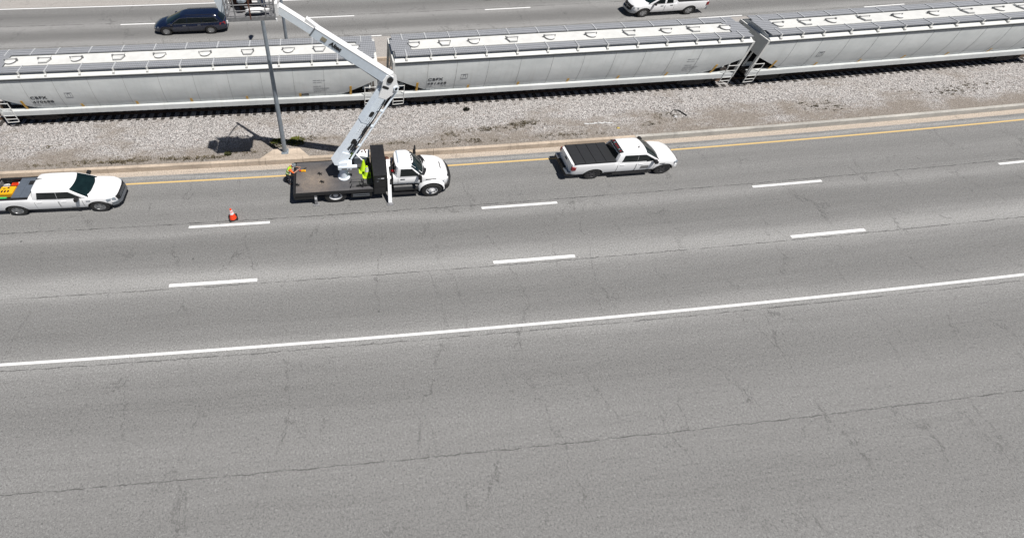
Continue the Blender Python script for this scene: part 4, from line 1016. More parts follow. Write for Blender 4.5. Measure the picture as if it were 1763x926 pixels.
# tie down brackets and grab frame on the deck
for x, y in ((-.62, -.48), (-.72, .22), (-1.80, -.62), (1.45, -.95)):
    mb = MB(); mb.beam((x-.12, y, 1.16), (x+.12, y+.02, 1.2), .035, .03); mb.beam((x, y-.13, 1.16), (x, y+.13, 1.2), .035, .03); mb.beam((x+.1, y-.1, 1.16), (x-.08, y+.12, 1.19), .03, .03); mb.cyl((x, y, 1.14), (x, y, 1.25), .04, n=8); mb.build('tie_down', M['black'], TR, smooth=0)
mb = MB(); x0, y0 = .72, -1.12
mb.tube([(x0, y0, 1.16), (x0+.08, y0, 1.55), (x0+.55, y0, 1.55), (x0+.6, y0, 1.16)], .022, 6); mb.tube([(x0, y0+.38, 1.16), (x0+.08, y0+.38, 1.5), (x0+.55, y0+.38, 1.5), (x0+.6, y0+.38, 1.16)], .022, 6)
mb.tube([(x0+.55, y0, 1.55), (x0+.55, y0+.38, 1.5)], .022, 6); mb.tube([(x0+.62, y0+.1, 1.14), (x0+.62, y0+.1, 1.85)], .022, 6); mb.beam((x0+.3, y0+.1, 1.2), (x0+1.1, y0+.12, 1.2), .10, .08); mb.build('grab_frame', M['blacksteel'], TR)
# headboard cabinet behind the cab
mb = MB(); mb.box(1.83, 2.42, -1.30, 1.33, .62, 2.30, taper=.0); mb.build('headboard_cabinet', M['black'], TR, smooth=0)
mb = MB(); mb.box(1.80, 2.45, -1.325, 1.355, 2.303, 2.335); mb.build('cabinet_lid', M['blacksteel'], TR, smooth=0)
mb = MB(); mb.box(1.88, 2.36, -1.318, -1.303, 1.30, 2.20); mb.box(1.88, 2.36, -1.318, -1.303, .68, 1.24); dd = mb.build('cabinet_door', M['blacksteel'], TR, smooth=0)
mb = MB(); mb.box(2.0, 2.14, -1.325, -1.319, 2.02, 2.09); mb.box(1.95, 2.05, -1.325, -1.319, 1.80, 1.84); mb.build('data_plate', M['chrome'], dd, smooth=0)
mb = MB(); mb.box(2.16, 2.30, -1.325, -1.319, 2.02, 2.09); mb.build('data_plate', M['reflect'], dd, smooth=0)
# A-frame outrigger between cabinet and cab, near leg down
mb = MB(); xo = 2.60
mb.beam((xo, .30, 2.0), (xo, -.75, 1.35), .17, .20); mb.beam((xo, -.70, 1.38), (xo, -1.62, .12), .17, .17); mb.build('outrigger', M['white_ram'], TR, smooth=0)
mb = MB(); mb.cyl((xo+.06, -.2, 1.9), (xo+.06, -1.0, 1.15), .045, n=8); mb.tube([(xo+.1, .1, 2.05), (xo+.2, -.3, 1.9), (xo+.12, -.7, 1.55)], .025, 5); mb.build('hydraulic_hose', M['black'], TR)
mb = MB(); mb.box(xo-.16, xo+.16, -1.78, -1.50, .0, .07, taper=.02); mb.build('outrigger_foot', M['galv'], TR, smooth=0)
mb = MB(); mb.cyl((xo+.16, -.42, 1.70), (xo+.22, -.46, 1.78), .09, n=12); mb.build('hose_cap', M['redlens'], TR)
mb = MB(); mb.beam((xo, .45, 1.95), (xo, 1.3, 1.2), .15, .15); mb.beam((xo, 1.25, 1.25), (xo, 1.45, .10), .15, .15); mb.box(xo-.14, xo+.14, 1.32, 1.60, 0, .06); mb.build('outrigger', M['rust'], TR, smooth=0)
for sg in (-1, 1):   # rear jacks
    mb = MB(); mb.beam((-.95, sg*1.22, 1.0), (-.95, sg*1.30, .10), .13, .13); mb.box(-1.10, -.80, min(sg*1.18, sg*1.44), max(sg*1.18, sg*1.44), 0, .05); mb.build('rear_outrigger', M['galv'], TR, smooth=0)
mb = MB(); mb.box(-1.0, -.9, -1.385, -1.37, .55, .75); mb.build('reflector', M['reflect'], TR, smooth=0)

# ---- turret and booms: coordinates below are metres in the truck's frame, not scaled
TZ = 1.0
tx, ty_ = .52, -.08
mb = MB(K1); mb.lathe([(.34, TZ), (.34, TZ+.04), (.25, TZ+.04), (.23, TZ+.75), (.30, TZ+.78), (.30, TZ+.84), (0, TZ+.84)], Matrix.Translation((tx, ty_, 0)), n=28)
tu = mb.build('turret', M['boomwhite'], TR)
mb = MB(K1)
for k in range(14):
    a = 2*PI*k/14; mb.cyl((tx+.30*math.cos(a), ty_+.30*math.sin(a), TZ+.03), (tx+.30*math.cos(a), ty_+.30*math.sin(a), TZ+.075), .022, n=6)
mb.build('flange_bolt', M['reflect'], tu, smooth=0)
mb = MB(K1); mb.loft([[(tx-.30, ty_-.32, z), (tx+.42, ty_-.36, z), (tx+.46, ty_+.20, z), (tx-.28, ty_+.34, z)] for z in (TZ+.85, TZ+1.05)]); mb.box(tx-.28, tx+.22, ty_-.28, ty_+.24, TZ+1.05, TZ+1.28, taper=.04)
mb.box(tx+.30, tx+.72, ty_-.30, ty_-.12, TZ+.92, TZ+1.0)
th = mb.build('turntable', M['boomwhite'], TR, smooth=0)
mb = MB(K1); mb.box(tx-.1, tx+.18, ty_-.362, ty_-.345, TZ+.89, TZ+.99); mb.box(tx+.24, tx+.36, ty_-.372, ty_-.355, TZ+.90, TZ+.96); mb.build('turntable_plate', M['inkgrey'], th, smooth=0)
mb = MB(K1); mb.cyl((tx-.42, ty_+.1, TZ+1.0), (tx-.30, ty_+.12, TZ+1.45), .075, n=10); mb.build('warning_lamp', M['redlens'], TR)

B0 = Vector((.25, -.02, 2.15)); E0 = Vector((2.98, .95, 6.35))
def side_frame(a, b):
    d = (b-a).normalized(); s_ = d.cross(Vector((0, 0, 1))).normalized(); u = s_.cross(d).normalized(); return d, s_, u
d, s_, u = side_frame(B0, E0)      # s_: towards the camera side, u: upper face
# heel plates
mb = MB(K1); mb.beam(B0-d*.10, B0+d*.75, .56, .62, .52, .56); mb.build('boom_heel', M['boomwhite'], TR, smooth=0)
lb = MB(K1); lb.beam(B0+d*.55+u*.10, B0+(E0-B0)*.55+u*.10, .40, .38); lower = lb.build('lower_boom', M['boomwhite'], TR, smooth=0)
lb = MB(K1); lb.beam(B0+(E0-B0)*.54+u*.10, E0-d*.35+u*.10, .44, .44); lb.build('boom_sleeve', M['boomside'], lower, smooth=0)
def on_side(mb_, base, along, up_, r, off, wd=None):
    c = base+d*along+u*up_+s_*off; mb_.cyl(c, c+s_*.012, r, n=12)
mb = MB(K1); LB = (E0-B0).length
for al in (1.55, 3.35):
    c = B0+d*al+u*.05+s_*(.205 if al < 2.8 else .225)
    mb.loft([[c+d*a+u*b+s_*q for a, b in ((-.16, -.07), (-.10, -.12), (.10, -.12), (.16, -.07), (.16, .07), (.10, .12), (-.10, .12), (-.16, .07))] for q in (0, .008)])
mb.build('access_hole', M['black'], lower, smooth=0)
mb = MB(K1)
for al in [2.05+.13*k for k in range(5)]+[2.95+.13*k for k in range(3)]:
    for uu in (-.12, .0, .14):
        c = B0+d*al+u*uu+s_*(.203 if al < 2.8 else .223); mb.cyl(c, c+s_*.012, .016, n=6)
mb.build('boom_bolt', M['inkgrey'], lower, smooth=0)
# compensation link and lift cylinder under the boom
off_ = -u*.62+s_*.05
mb = MB(K1); mb.cyl(B0+d*.35+off_*1.05, E0-d*.1+off_*1.05, .055, n=10); mb.build('levelling_rod', M['boomwhite'], TR)
mb = MB(K1); mb.cyl(B0+d*.30-u*.28, B0+d*1.9-u*.40, .07, n=12); mb.build('lift_cylinder', M['boomside'], TR); 
mb = MB(K1); mb.cyl(B0+d*1.9-u*.40, B0+d*2.6-u*.36, .035, n=10); mb.build('piston_rod', M['chrome'], TR)
mb = MB(K1); mb.cyl(B0+d*2.7-u*.40, E0-d*.6-u*.36, .075, n=12); mb.build('elbow_cylinder', M['boomwhite'], TR)
mb = MB(K1); mb.tube([B0+d*.4-u*.24+s_*.2, B0+d*1.5-u*.27+s_*.22, B0+d*3.0-u*.27+s_*.22, E0-d*.8-u*.18+s_*.24], .03, 6); mb.tube([B0+d*.4-u*.27-s_*.0, B0+d*1.5-u*.40, B0+d*3.6-u*.24, E0-d*.6-u*.2], .04, 6); mb.build('hydraulic_hose', M['black'], TR)
for al in (1.3, 2.6, 3.6):
    mb = MB(K1); mb.beam(B0+d*al-u*.08, B0+d*al-u*.70, .20, .07, upv=tuple(d)); mb.build('link_clamp', M['boomside'], TR, smooth=0)
for k, (a_, b_2, ro) in enumerate(((.5, 1.6, -.16), (1.6, 2.6, -.20), (2.6, 3.9, -.18))):
    mb = MB(K1); mb.tube([B0+d*a_+u*ro+s_*.23, B0+d*(a_+b_2)/2+u*(ro-.06)+s_*.25, B0+d*b_2+u*ro+s_*.24], .018, 5); mb.build('control_line', M['black'], TR)
mb = MB(K1); mb.beam(B0+d*1.0-u*.12, B0+d*1.6-u*.12, .46, .12, upv=tuple(u)); mb.beam(B0+d*2.2-u*.14, B0+d*2.5-u*.14, .50, .14, upv=tuple(u)); mb.build('valve_block', M['blacksteel'], TR, smooth=0)
# elbow: knuckle plates and pins
T0 = Vector((-2.0, 1.55, 10.32)); U0 = E0+Vector((-.02, .0, .30))
d2, s2, u2 = side_frame(U0, T0)
mb = MB(K1)
for q in (-.24, .16):
    pl = [E0-d*.75+u*.30, E0-d*.75-u*.20, E0-d*.15-u*.50, E0+d*.10-u*.50, E0+d*.30-u*.20, E0+d*.62+u*.10, E0+d*.66+u*.38, E0+d*.42+u*.58, E0+d*.10+u*.60, E0-d*.35+u*.40]
    mb.loft([[p+s_*(q+o_) for p in pl] for o_ in (0, .07)])
mb.build('elbow_plate', M['white'], TR, smooth=0)
mb = MB(K1); c = E0+d*.30+u*.30; mb.cyl(c-s_*.28, c+s_*.29, .17, n=18); mb.build('elbow_pin', M['black'], TR)
mb = MB(K1); c = E0-u*.30; mb.cyl(c-s_*.30, c+s_*.31, .12, n=16); mb.build('link_pin', M['boomside'], TR)
mb = MB(K1); c = E0-u*.30+s_*.312; mb.cyl(c, c+s_*.01, .075, n=14); c2_ = E0-d*.15+u*.25+s_*.235; mb.loft([[c2_+d*a+u*b+s_*q for a, b in ((-.05, -.20), (.05, -.20), (.07, -.05), (.07, .20), (-.04, .22), (-.07, .05))] for q in (0, .01)]); mb.build('elbow_recess', M['black'], TR, smooth=0)
# upper boom
st0 = E0+d*.30+u*.30
d2, s2, u2 = side_frame(st0, T0); LU = (T0-st0).length
mb = MB(K1); mb.beam(st0-d2*.12, st0+d2*LU*.70, .44, .54, .40, .46); ub = mb.build('upper_boom', M['boomside'], TR, smooth=0)
mb = MB(K1); mb.beam(st0-d2*.12+u2*.275, st0+d2*LU*.70+u2*.235, .46, .03, .42, .03); mb.build('boom_top_cover', M['white'], ub, smooth=0)
mb = MB(K1); mb.beam(st0+d2*LU*.60, T0, .34, .36, .32, .34); mb.build('boom_extension', M['boomwhite'], TR, smooth=0)
mb = MB(K1); mb.beam(st0+d2*LU*.60+u2*.185, T0+u2*.175, .35, .02, .33, .02); mb.build('extension_top_cover', M['white'], ub, smooth=0)
mb = MB(K1); mb.beam(st0+d2*LU*.66+u2*.20, st0+d2*LU*.79+u2*.26, .30, .16, .26, .20); mb.build('boom_saddle', M['white'], TR, smooth=0)
mb = MB(K1); mb.beam(st0+d2*.25-u2*.35+s2*.05, st0+d2*LU*.42-u2*.28+s2*.05, .16, .16, .12, .12); mb.build('upper_cylinder', M['blacksteel'], TR, smooth=0)
mb = MB(K1); mb.beam(st0+d2*LU*.30-u2*.33, st0+d2*LU*.48-u2*.25, .20, .10); mb.build('cylinder_shroud', M['boomside'], TR, smooth=0)
mb = MB(K1); mb.tube([st0+d2*LU*.45-u2*.25+s2*.1, st0+d2*LU*.6-u2*.27+s2*.1, st0+d2*LU*.71-u2*.25+s2*.1], .02, 5); c = st0+d2*LU*.545-u2*.27+s2*.15; mb.box(c.x-.07, c.x+.07, c.y-.05, c.y+.05, c.z-.05, c.z+.05); mb.box(c.x-.2, c.x-.1, c.y-.05, c.y+.05, c.z+.06, c.z+.14); mb.build('boom_hook', M['black'], TR)
mb = MB(K1); c = st0+d2*LU*.70; mb.beam(c-d2*.03, c+d2*.03, .43, .50); mb.build('boom_collar', M['chrome'], ub, smooth=0)
# maker's lettering on the side faces
def letter_plane(org, dx, dy, nrm):
    return lambda v: org+dx*v.x+dy*v.y+nrm*(v.z+.004)
put_text('maker_lettering', 'Altec', .30, letter_plane(st0+d2*LU*.545+u2*-.08+s2*-.0+(-s2 if s2.y > 0 else s2)*.222, -d2, u2, (-s2 if s2.y > 0 else s2)), M['ink'], ub, 1.0, .95, .012)
S_ = (-s_ if s_.y > 0 else s_)
put_text('maker_lettering', 'Altec', .22, letter_plane(B0+d*.95-u*.02+S_*.205, d, u, S_), M['ink'], lower, 1.0, .95, .010)
mb = MB(K1); c = st0+d2*LU*.60+(-s2 if s2.y > 0 else s2)*.215; q = (-s2 if s2.y > 0 else s2); mb.loft([[c+d2*a+u2*b+q*o_ for a, b in ((-.13, -.10), (.13, -.10), (.13, .10), (-.13, .10))] for o_ in (0, .01)]); mb.build('boom_label', mat('gold_label', (.35, .32, .24), .5, var=.3, scale=20), ub, smooth=0)

# basket: floor pan, posts, rails, lining panels
bx0, bx1, by0, by1, bz = -3.95, -1.98, .26, 1.42, 10.48
mb = MB(K1); mb.box(bx0, bx1, by0, by1, bz-.06, bz+.02); mb.box(bx0, bx1, by0-.02, by0+.02, bz-.06, bz+.13); mb.box(bx0, bx1, by1-.02, by1+.02, bz-.06, bz+.13); mb.box(bx0-.02, bx0+.02, by0, by1, bz-.06, bz+.13); mb.box(bx1-.02, bx1+.02, by0, by1, bz-.06, bz+.13)
bk = mb.build('basket_floor', M['galv'], TR, smooth=0)
for z in (.40, .66, .95):
    mb = MB(K1); mb.tube([(bx0, by0, bz+z), (bx1, by0, bz+z), (bx1, by1, bz+z), (bx0, by1, bz+z), (bx0, by0, bz+z)], .022, 6); mb.build('basket_rail', M['galv'], TR)
for i, (x, y) in enumerate([(bx0, by0), (bx0+.36, by0), (bx0+.98, by0), (bx1-.36, by0), (bx1-.14, by0), (bx1, by0), (bx0, by1), (bx0+.65, by1), (bx0+1.3, by1), (bx1, by1), (bx0, (by0+by1)/2), (bx1, (by0+by1)/2)]):
    mb = MB(K1); mb.beam((x, y, bz), (x, y, bz+.97), .045, .045); mb.build('basket_post', M['rust'] if i == 2 else M['galv'], TR, smooth=0)
mb = MB(K1); mb.box(bx0+.05, bx0+.95, by1-.06, by1-.03, bz+.05, bz+.90); mb.build('basket_lining', M['brown'], TR, smooth=0)
mb = MB(K1); mb.loft([[(bx0-.30, by0+.25, bz+.32), (bx0-.04, by0+.2, bz+.10), (bx0-.04, by1-.2, bz+.10), (bx0-.30, by1-.3, bz+.32)], [(bx0-.42, by0+.25, bz+.85), (bx0-.02, by0+.2, bz+.85), (bx0-.02, by1-.2, bz+.85), (bx0-.42, by1-.3, bz+.85)]]); mb.build('control_cover', M['boomwhite'], TR)
mb = MB(K1); mb.box(bx1+.0, bx1+.12, by0+.3, by1, bz-.05, bz+.5); mb.build('basket_mount', M['white'], TR, smooth=0)
for x in (bx0, bx1+.05):
    mb = MB(K1); mb.cyl((x, by0-.03, bz-.10), (x, by0-.03, bz+.02), .035, n=8); mb.build('corner_bumper', M['white'], TR)
# luminaire being carried in the basket
lo = bpy.data.objects.new('lamp_fixture', None); C.objects.link(lo); lo.location = TR.location+Vector((-2.72, .62, bz+.16)); tag(lo, 'white street lamp head lying on the floor of the raised basket', 'lamp fixture')
mb = MB(K1); mb.loft([[(x, y*math.cos(a)*1.0, z_+h_*math.sin(a)) for a in [2*PI*k/12 for k in range(12)]] for x, y, z_, h_ in ((-.50, .03, .02, .02), (-.44, .12, .04, .07), (-.2, .20, .06, .11), (.12, .19, .06, .11), (.34, .11, .05, .08), (.52, .06, .05, .05))]); mb.build('housing', M['white'], lo, smooth=60)
mb = MB(K1); mb.loft([[(x, y*math.cos(a), -.02+.03*math.sin(a)) for a in [2*PI*k/12 for k in range(12)]] for x, y in ((-.42, .10), (-.2, .17), (.1, .16), (.2, .10))]); mb.build('lens', M['chrome'], lo)

# grey control pedestal at the far deck edge, hi-vis cones, orange cone on the road
for o in TR.children_recursive:
    if o.type == 'MESH' and o.name.split('.')[0] not in ('turret', 'flange_bolt', 'turntable', 'boom_heel'):
        if max(v.co.x for v in o.data.vertices) > 4.45 and min(v.co.z for v in o.data.vertices) < 2.2:
            rr = 1.10 if o.name.split('.')[0] in ('tyre', 'rim', 'hand_hole') else 1.0
            for v in o.data.vertices:
                x = v.co.x/1.14
                if x > 3.9: x = (3.9+(4.80-3.9)*.84+(x-4.80)*.84*rr) if rr > 1 else 3.9+(x-3.9)*.84
                v.co.x = x*1.14
g = thing('control_cabinet', 'grey and white control cabinet on the far edge of the truck deck', 'control cabinet', 1.05, 19.35, 1.0)
mb = MB(K1); mb.loft([[(-.35, -.20, 0), (.55, -.20, 0), (.55, .22, 0), (-.35, .22, 0)], [(-.35, -.20, .46), (.55, -.20, .46), (.55, .22, .62), (-.35, .22, .62)]]); mb.build('cabinet', M['tonneau'], g, smooth=0)
mb = MB(K1); mb.loft([[(-.40, -.02, .555+o_), (.60, -.24, .49+o_), (.60, .24, .645+o_), (-.40, .24, .645+o_)] for o_ in (0, .03)]); mb.build('lid', M['white_ram'], g, smooth=0)
mb = MB(K1); 
for x, y in ((.2, .10), (.4, .05), (.35, .18)): mb.cyl((x, y, .66), (x, y, .73), .035, n=8)
mb.build('control_lever', M['rust'], g)
def cone(name, label, s, n, z, h, m_, tilt=0, rz=0, collar=True, base=None, cat='traffic cone', group=None):
    t = thing(name, label, cat, s, n, z, rz, group); t.rotation_euler.x = tilt
    mb = MB(K1); b = .22*h/.7; mb.loft([[(x*q, y*q, zz) for x, y in ((-b, -b*.8), (-b*.8, -b), (b*.8, -b), (b, -b*.8), (b, b*.8), (b*.8, b), (-b*.8, b), (-b, b*.8))] for zz, q in ((0, 1), (.035, .97))]); mb.build('base', base or m_, t, smooth=0)
    r0 = b*.70; mb = MB(K1); mb.lathe([(r0*1.08, .035), (r0, .06), (r0*.30, h*.96), (r0*.24, h), (0, h)], n=20); mb.build('cone', m_, t)
    if collar:
        for a, c in ((.50, .70), (.78, .88)):
            f = lambda q: r0+(r0*.30-r0)*(q*h-.06)/(h*.96-.06)+.005
            mb = MB(K1); mb.lathe([(f(a)-.01, h*a), (f(a), h*a), (f(c), h*c), (f(c)-.01, h*c)], n=20); mb.build('reflective_collar', M['reflect'], t)
    return t
cone('traffic_cone', 'orange traffic cone with white collars on a black base, standing alone on the asphalt', -6.05, 16.62, 0, .78, M['orange'], base=M['black'], rz=.3)
c1 = cone('traffic_cone', 'left of the two lime green cones standing on the truck deck', 1.26, 18.62, 1.0, .82, M['lime'], collar=False, group='lime cones on the truck deck')
c2 = cone('traffic_cone', 'right, nearer lime green cone with white collar beside the black cabinet', 1.42, 18.22, 1.0, .76, M['lime'], collar=True, group='lime cones on the truck deck')

# ---------------------------------------------------------------- people: one skinned body each, clothes and hat as children
def skin_mesh(name, verts, edges, K, sub=2):
    me = bpy.data.meshes.new(name); me.from_pydata([v[:3] for v in verts], edges, []); o = bpy.data.objects.new(name, me); C.objects.link(o)
    sk = o.modifiers.new('s', 'SKIN'); sk.use_smooth_shade = True
    if not me.skin_vertices: 
        bm = bmesh.new(); bm.from_mesh(me); bm.verts.layers.skin.verify(); bm.to_mesh(me); bm.free()
    for i, v in enumerate(verts):
        r = v[3]; me.skin_vertices[0].data[i].radius = (r, v[4] if len(v) > 4 else r)
    me.skin_vertices[0].data[0].use_root = True
    sb = o.modifiers.new('d', 'SUBSURF'); sb.levels = sub; sb.render_levels = sub
    bpy.context.view_layer.update()
    m2 = bpy.data.meshes.new_from_object(o.evaluated_get(bpy.context.evaluated_depsgraph_get())); bpy.data.objects.remove(o)
    return m2
def person(label, loc, rz, J, mats, vest=None, hat=None, gloves=None, facing=(1, 0, 0), group=None):
    """J: joint positions (true metres, x forward, z up)"""
    V_ = [Vector(J[k]) for k in ('pelvis', 'chest', 'neck', 'head')]
    verts = []; edges = []; seg = []
    def av(p, r, r2=None): verts.append((p[0], p[1], p[2], r, r2 or r)); return len(verts)-1
    def link(a, b, tg): edges.append((a, b)); seg.append((a, b, tg))
    pe = av(J['pelvis'], .155, .115)
    be = Vector(J['pelvis']).lerp(Vector(J['chest']), .5); bl = av(be, .14, .105); link(pe, bl, 'shirt')
    ch = av(J['chest'], .165, .12); link(bl, ch, 'shirt')
    nk = av(J['neck'], .058); link(ch, nk, 'shirt'); hd0 = Vector(J['neck']).lerp(Vector(J['head']), .45); jaw = av(hd0, .075, .08); link(nk, jaw, 'skin')
    hd = av(J['head'], .092, .10); link(jaw, hd, 'skin'); tp = Vector(J['head'])+(Vector(J['head'])-hd0).normalized()*.075; tv = av(tp, .06, .065); link(hd, tv, 'skin')
    f_ = Vector(facing).normalized(); ns = av(Vector(J['head']).lerp(hd0, .35)+f_*.105, .014); link(hd, ns, 'skin')
    for sd in 'lr':
        sh = av(J['shoulder_'+sd], .068); link(ch, sh, 'sleeve')
        elb = av(J['elbow_'+sd], .047); link(sh, elb, 'sleeve'); wr = av(J['wrist_'+sd], .030, .026); link(elb, wr, 'arm')
        wv = Vector(J['wrist_'+sd]); dr = (wv-Vector(J['elbow_'+sd])).normalized(); pal = wv+dr*.075; pm = av(pal, .036, .02); link(wr, pm, 'hand')
        sdv = dr.cross(Vector((0, 0, 1))); sdv = sdv.normalized() if sdv.length > .1 else Vector((0, 1, 0)); dn = Vector((0, 0, -1))
        for q, ln in ((-1.5, .062), (-.5, .075), (.5, .070), (1.5, .055)):
            a = av(pal+dr*.035+sdv*q*.02, .0105); link(pm, a, 'hand'); b = av(pal+dr*(.035+ln*.55)+sdv*q*.022+dn*.008, .0095); link(a, b, 'hand'); c = av(pal+dr*(.035+ln*.85)+sdv*q*.022+dn*.030, .0085); link(b, c, 'hand')
        sg = 1 if sd == 'r' else -1
        a = av(wv+dr*.04+sdv*sg*-.04+dn*.01, .012); link(pm, a, 'hand'); b = av(wv+dr*.085+sdv*sg*-.052+dn*.02, .010); link(a, b, 'hand')
        hp = av(J['hip_'+sd], .095); link(pe, hp, 'leg'); kn = av(J['knee_'+sd], .062); link(hp, kn, 'leg'); an = av(J['ankle_'+sd], .042); link(kn, an, 'leg')
        to = Vector(J['ankle_'+sd]); fr = Vector(J.get('foot', (1, 0, 0))); hl = av(to+fr*-.05+Vector((0, 0, -.045)), .045, .04); link(an, hl, 'boot'); t_ = av(to+fr*.17+Vector((0, 0, -.055)), .042, .03); link(hl, t_, 'boot')
    me = skin_mesh('person', verts, edges, KV)
    order = ['shirt', 'sleeve', 'arm', 'hand', 'leg', 'boot', 'skin']
    for k in order: me.materials.append(mats[k])
    P_ = [Vector(v[:3]) for v in verts]
    for p in me.polygons:
        c = p.center; best = 9
        for a, b, tg in seg:
            A, B = P_[a], P_[b]; ab = B-A; tt = max(0, min(1, (c-A).dot(ab)/max(1e-9, ab.length_squared))); dd = (c-(A+ab*tt)).length-(verts[a][3]*(1-tt)+verts[b][3]*tt)
            if dd < best: best = dd; p.material_index = order.index(tg)
        p.use_smooth = True
    for v in me.vertices: v.co = Vector((v.co.x*1.0, v.co.y*.93, v.co.z*.878))
    o = bpy.data.objects.new('person', me); C.objects.link(o); o.location = loc; o.rotation_euler.z = rz; tag(o, label, 'person', group)
    KP = (1.0, .93, .878)
    if vest:
        c = Vector(J['chest']); pz = Vector(J['pelvis']); vv = [(*pz.lerp(c, .12), .178, .138), (*pz.lerp(c, .6), .172, .135), (*c, .190, .142), (*c.lerp(Vector(J['neck']), .6), .11, .09)]
        m2 = skin_mesh('vest', vv, [(0, 1), (1, 2), (2, 3)], KV)
        for v in m2.vertices: v.co = Vector((v.co.x*KP[0], v.co.y*KP[1], v.co.z*KP[2]))
        m2.materials.append(vest); ov = bpy.data.objects.new('vest', m2); C.objects.link(ov); ov.parent = o
        mb = MB(KP); ax = (c-pz).normalized()
        for q in (.35, .8):
            ctr = pz.lerp(c, q); s1 = Vector((0, 1, 0)); s2 = ax.cross(s1).normalized()
            mb.loft([[ctr+ax*e+s1*.195*math.cos(a)+s2*.150*math.sin(a) for a in [2*PI*k/18 for k in range(18)]] for e in (-.025, .025)], caps=False)
        mb.build('reflective_band', M['reflect'], ov)
    h = Vector(J['head']); axh = (tp-hd0).normalized()
    Mh = Matrix.Translation(h+axh*.035) @ axh.to_track_quat('Z', 'Y').to_matrix().to_4x4()
    if hat:
        mb = MB(KP); mb.lathe([(.150, -.005), (.155, .005), (.122, .02), (.118, .06), (.095, .105), (.05, .13), (0, .137)], Mh, n=20); mb.build('hard_hat', hat, o, smooth=60)
    else:
        mb = MB(KP); mb.lathe([(.098, -.03), (.103, .02), (.09, .07), (.05, .10), (0, .11)], Mh, n=16); mb.build('hair', M['hairm'], o)
    sdw = f_.cross(Vector((0, 0, 1))).normalized()
    for sg in (-1, 1):
        mb = MB(KP); e = h.lerp(hd0, .1)+f_*.09+sdw*.033*sg; mb.cyl(e, e+f_*.008, .011, n=8); mb.build('eye', M['black'], o)
        mb = MB(KP); e = h.lerp(hd0, .2)+sdw*.095*sg; mb.cyl(e, e+sdw*sg*.014, .025, .018, n=8); mb.build('ear', M['skin'], o)
    return o
def gear(**k):
    d_ = dict(shirt=M['orangecloth'], sleeve=M['orangecloth'], arm=M['skin'], hand=M['skin'], leg=M['denim'], boot=M['boot'], skin=M['skin']); d_.update(k); return d_
# 1: behind the flatbed, leaning over its rear edge with both forearms on the deck
J = dict(pelvis=(-.20, 0, .93), chest=(-.02, 0, 1.32), neck=(.10, 0, 1.47), head=(.21, 0, 1.58), shoulder_l=(.02, .19, 1.36), shoulder_r=(.02, -.19, 1.36),
         elbow_l=(.22, .26, 1.18), elbow_r=(.20, -.27, 1.18), wrist_l=(.44, .14, 1.26), wrist_r=(.42, -.12, 1.26), hip_l=(-.21, .10, .88), hip_r=(-.21, -.10, .88),
         knee_l=(-.20, .13, .49), knee_r=(-.12, -.13, .49), ankle_l=(-.34, .14, .10), ankle_r=(-.14, -.15, .10))
person('worker in lime vest, orange sleeves and dark grey hard hat leaning on the flatbed', P(-2.90, 18.95), 0, J, gear(shirt=M['vest'], boot=M['boot']), M['vest'], M['greyhat'], facing=(.8, 0, -.6))
# tool on the deck in front of the worker
g = thing('cordless_tool', 'yellow and red hand tool lying on the rear corner of the deck by the worker', 'tool', -2.20, 18.82, 1.02, .1)
mb = MB(K1); mb.box(-.08, .10, -.04, .04, 0, .09, taper=.01); mb.box(.10, .18, -.07, .07, 0, .05, taper=.01); mb.build('tool_body', M['yellow'], g); mb = MB(K1); mb.cyl((-.17, .02, .06), (-.07, .02, .06), .035, n=10); mb.build('motor', M['redplastic'], g); mb = MB(K1); mb.tube([(.05, .05, .05), (.14, .17, .05), (.24, .19, .04)], .025, 6); mb.build('handle', M['black'], g)
# 2: on the deck behind the turret, at the controls
J = dict(pelvis=(0, .12, .92), chest=(.0, -.02, 1.33), neck=(.0, -.10, 1.50), head=(0, -.17, 1.62), shoulder_l=(.19, -.02, 1.40), shoulder_r=(-.19, -.02, 1.40),
         elbow_l=(.36, -.16, 1.16), elbow_r=(-.36, -.16, 1.20), wrist_l=(.52, -.28, 1.04), wrist_r=(-.52, -.26, 1.22), hip_l=(.10, .12, .88), hip_r=(-.10, .12, .88),
         knee_l=(.13, .02, .49), knee_r=(-.12, .04, .49), ankle_l=(.14, .12, .10), ankle_r=(-.13, .14, .10), foot=(0, -1, 0))
person('worker in white hard hat and lime vest standing on the deck behind the boom turret', P(.58, 18.95, 1.0), 0, J, gear(shirt=M['vest'], sleeve=M['reflect'], arm=M['reflect'], hand=M['reflect'], leg=M['denim']), M['vest'], M['white'], facing=(0, -.8, -.5))
# 3, 4: in the basket
def standing(lean=0.0, reach=(.35, 1.25)):
    return dict(pelvis=(0, 0, .93), chest=(lean, 0, 1.34), neck=(lean*1.3, 0, 1.52), head=(lean*1.5, 0, 1.66), shoulder_l=(lean, .20, 1.41), shoulder_r=(lean, -.20, 1.41),
         elbow_l=(.16+lean, .27, 1.15), elbow_r=(.16+lean, -.27, 1.15), wrist_l=(reach[0]+lean, .18, reach[1]), wrist_r=(reach[0]+lean, -.18, reach[1]), hip_l=(0, .10, .88), hip_r=(0, -.10, .88),
         knee_l=(.04, .12, .49), knee_r=(.02, -.12, .49), ankle_l=(0, .13, .10), ankle_r=(-.02, -.13, .10))
bo = TR.location
person('worker in dark blue jeans standing at the right end of the raised basket', bo+Vector((-2.45, 1.02, 10.50)), PI, standing(.08), gear(leg=M['jeans']), M['vest'], M['white'])
person('worker in brown trousers standing at the left end of the raised basket', bo+Vector((-3.42, .98, 10.50)), .2, standing(.05, (.3, 1.0)), gear(leg=M['brown'], shirt=M['vest'], sleeve=M['vest']), M['vest'], M['white'])

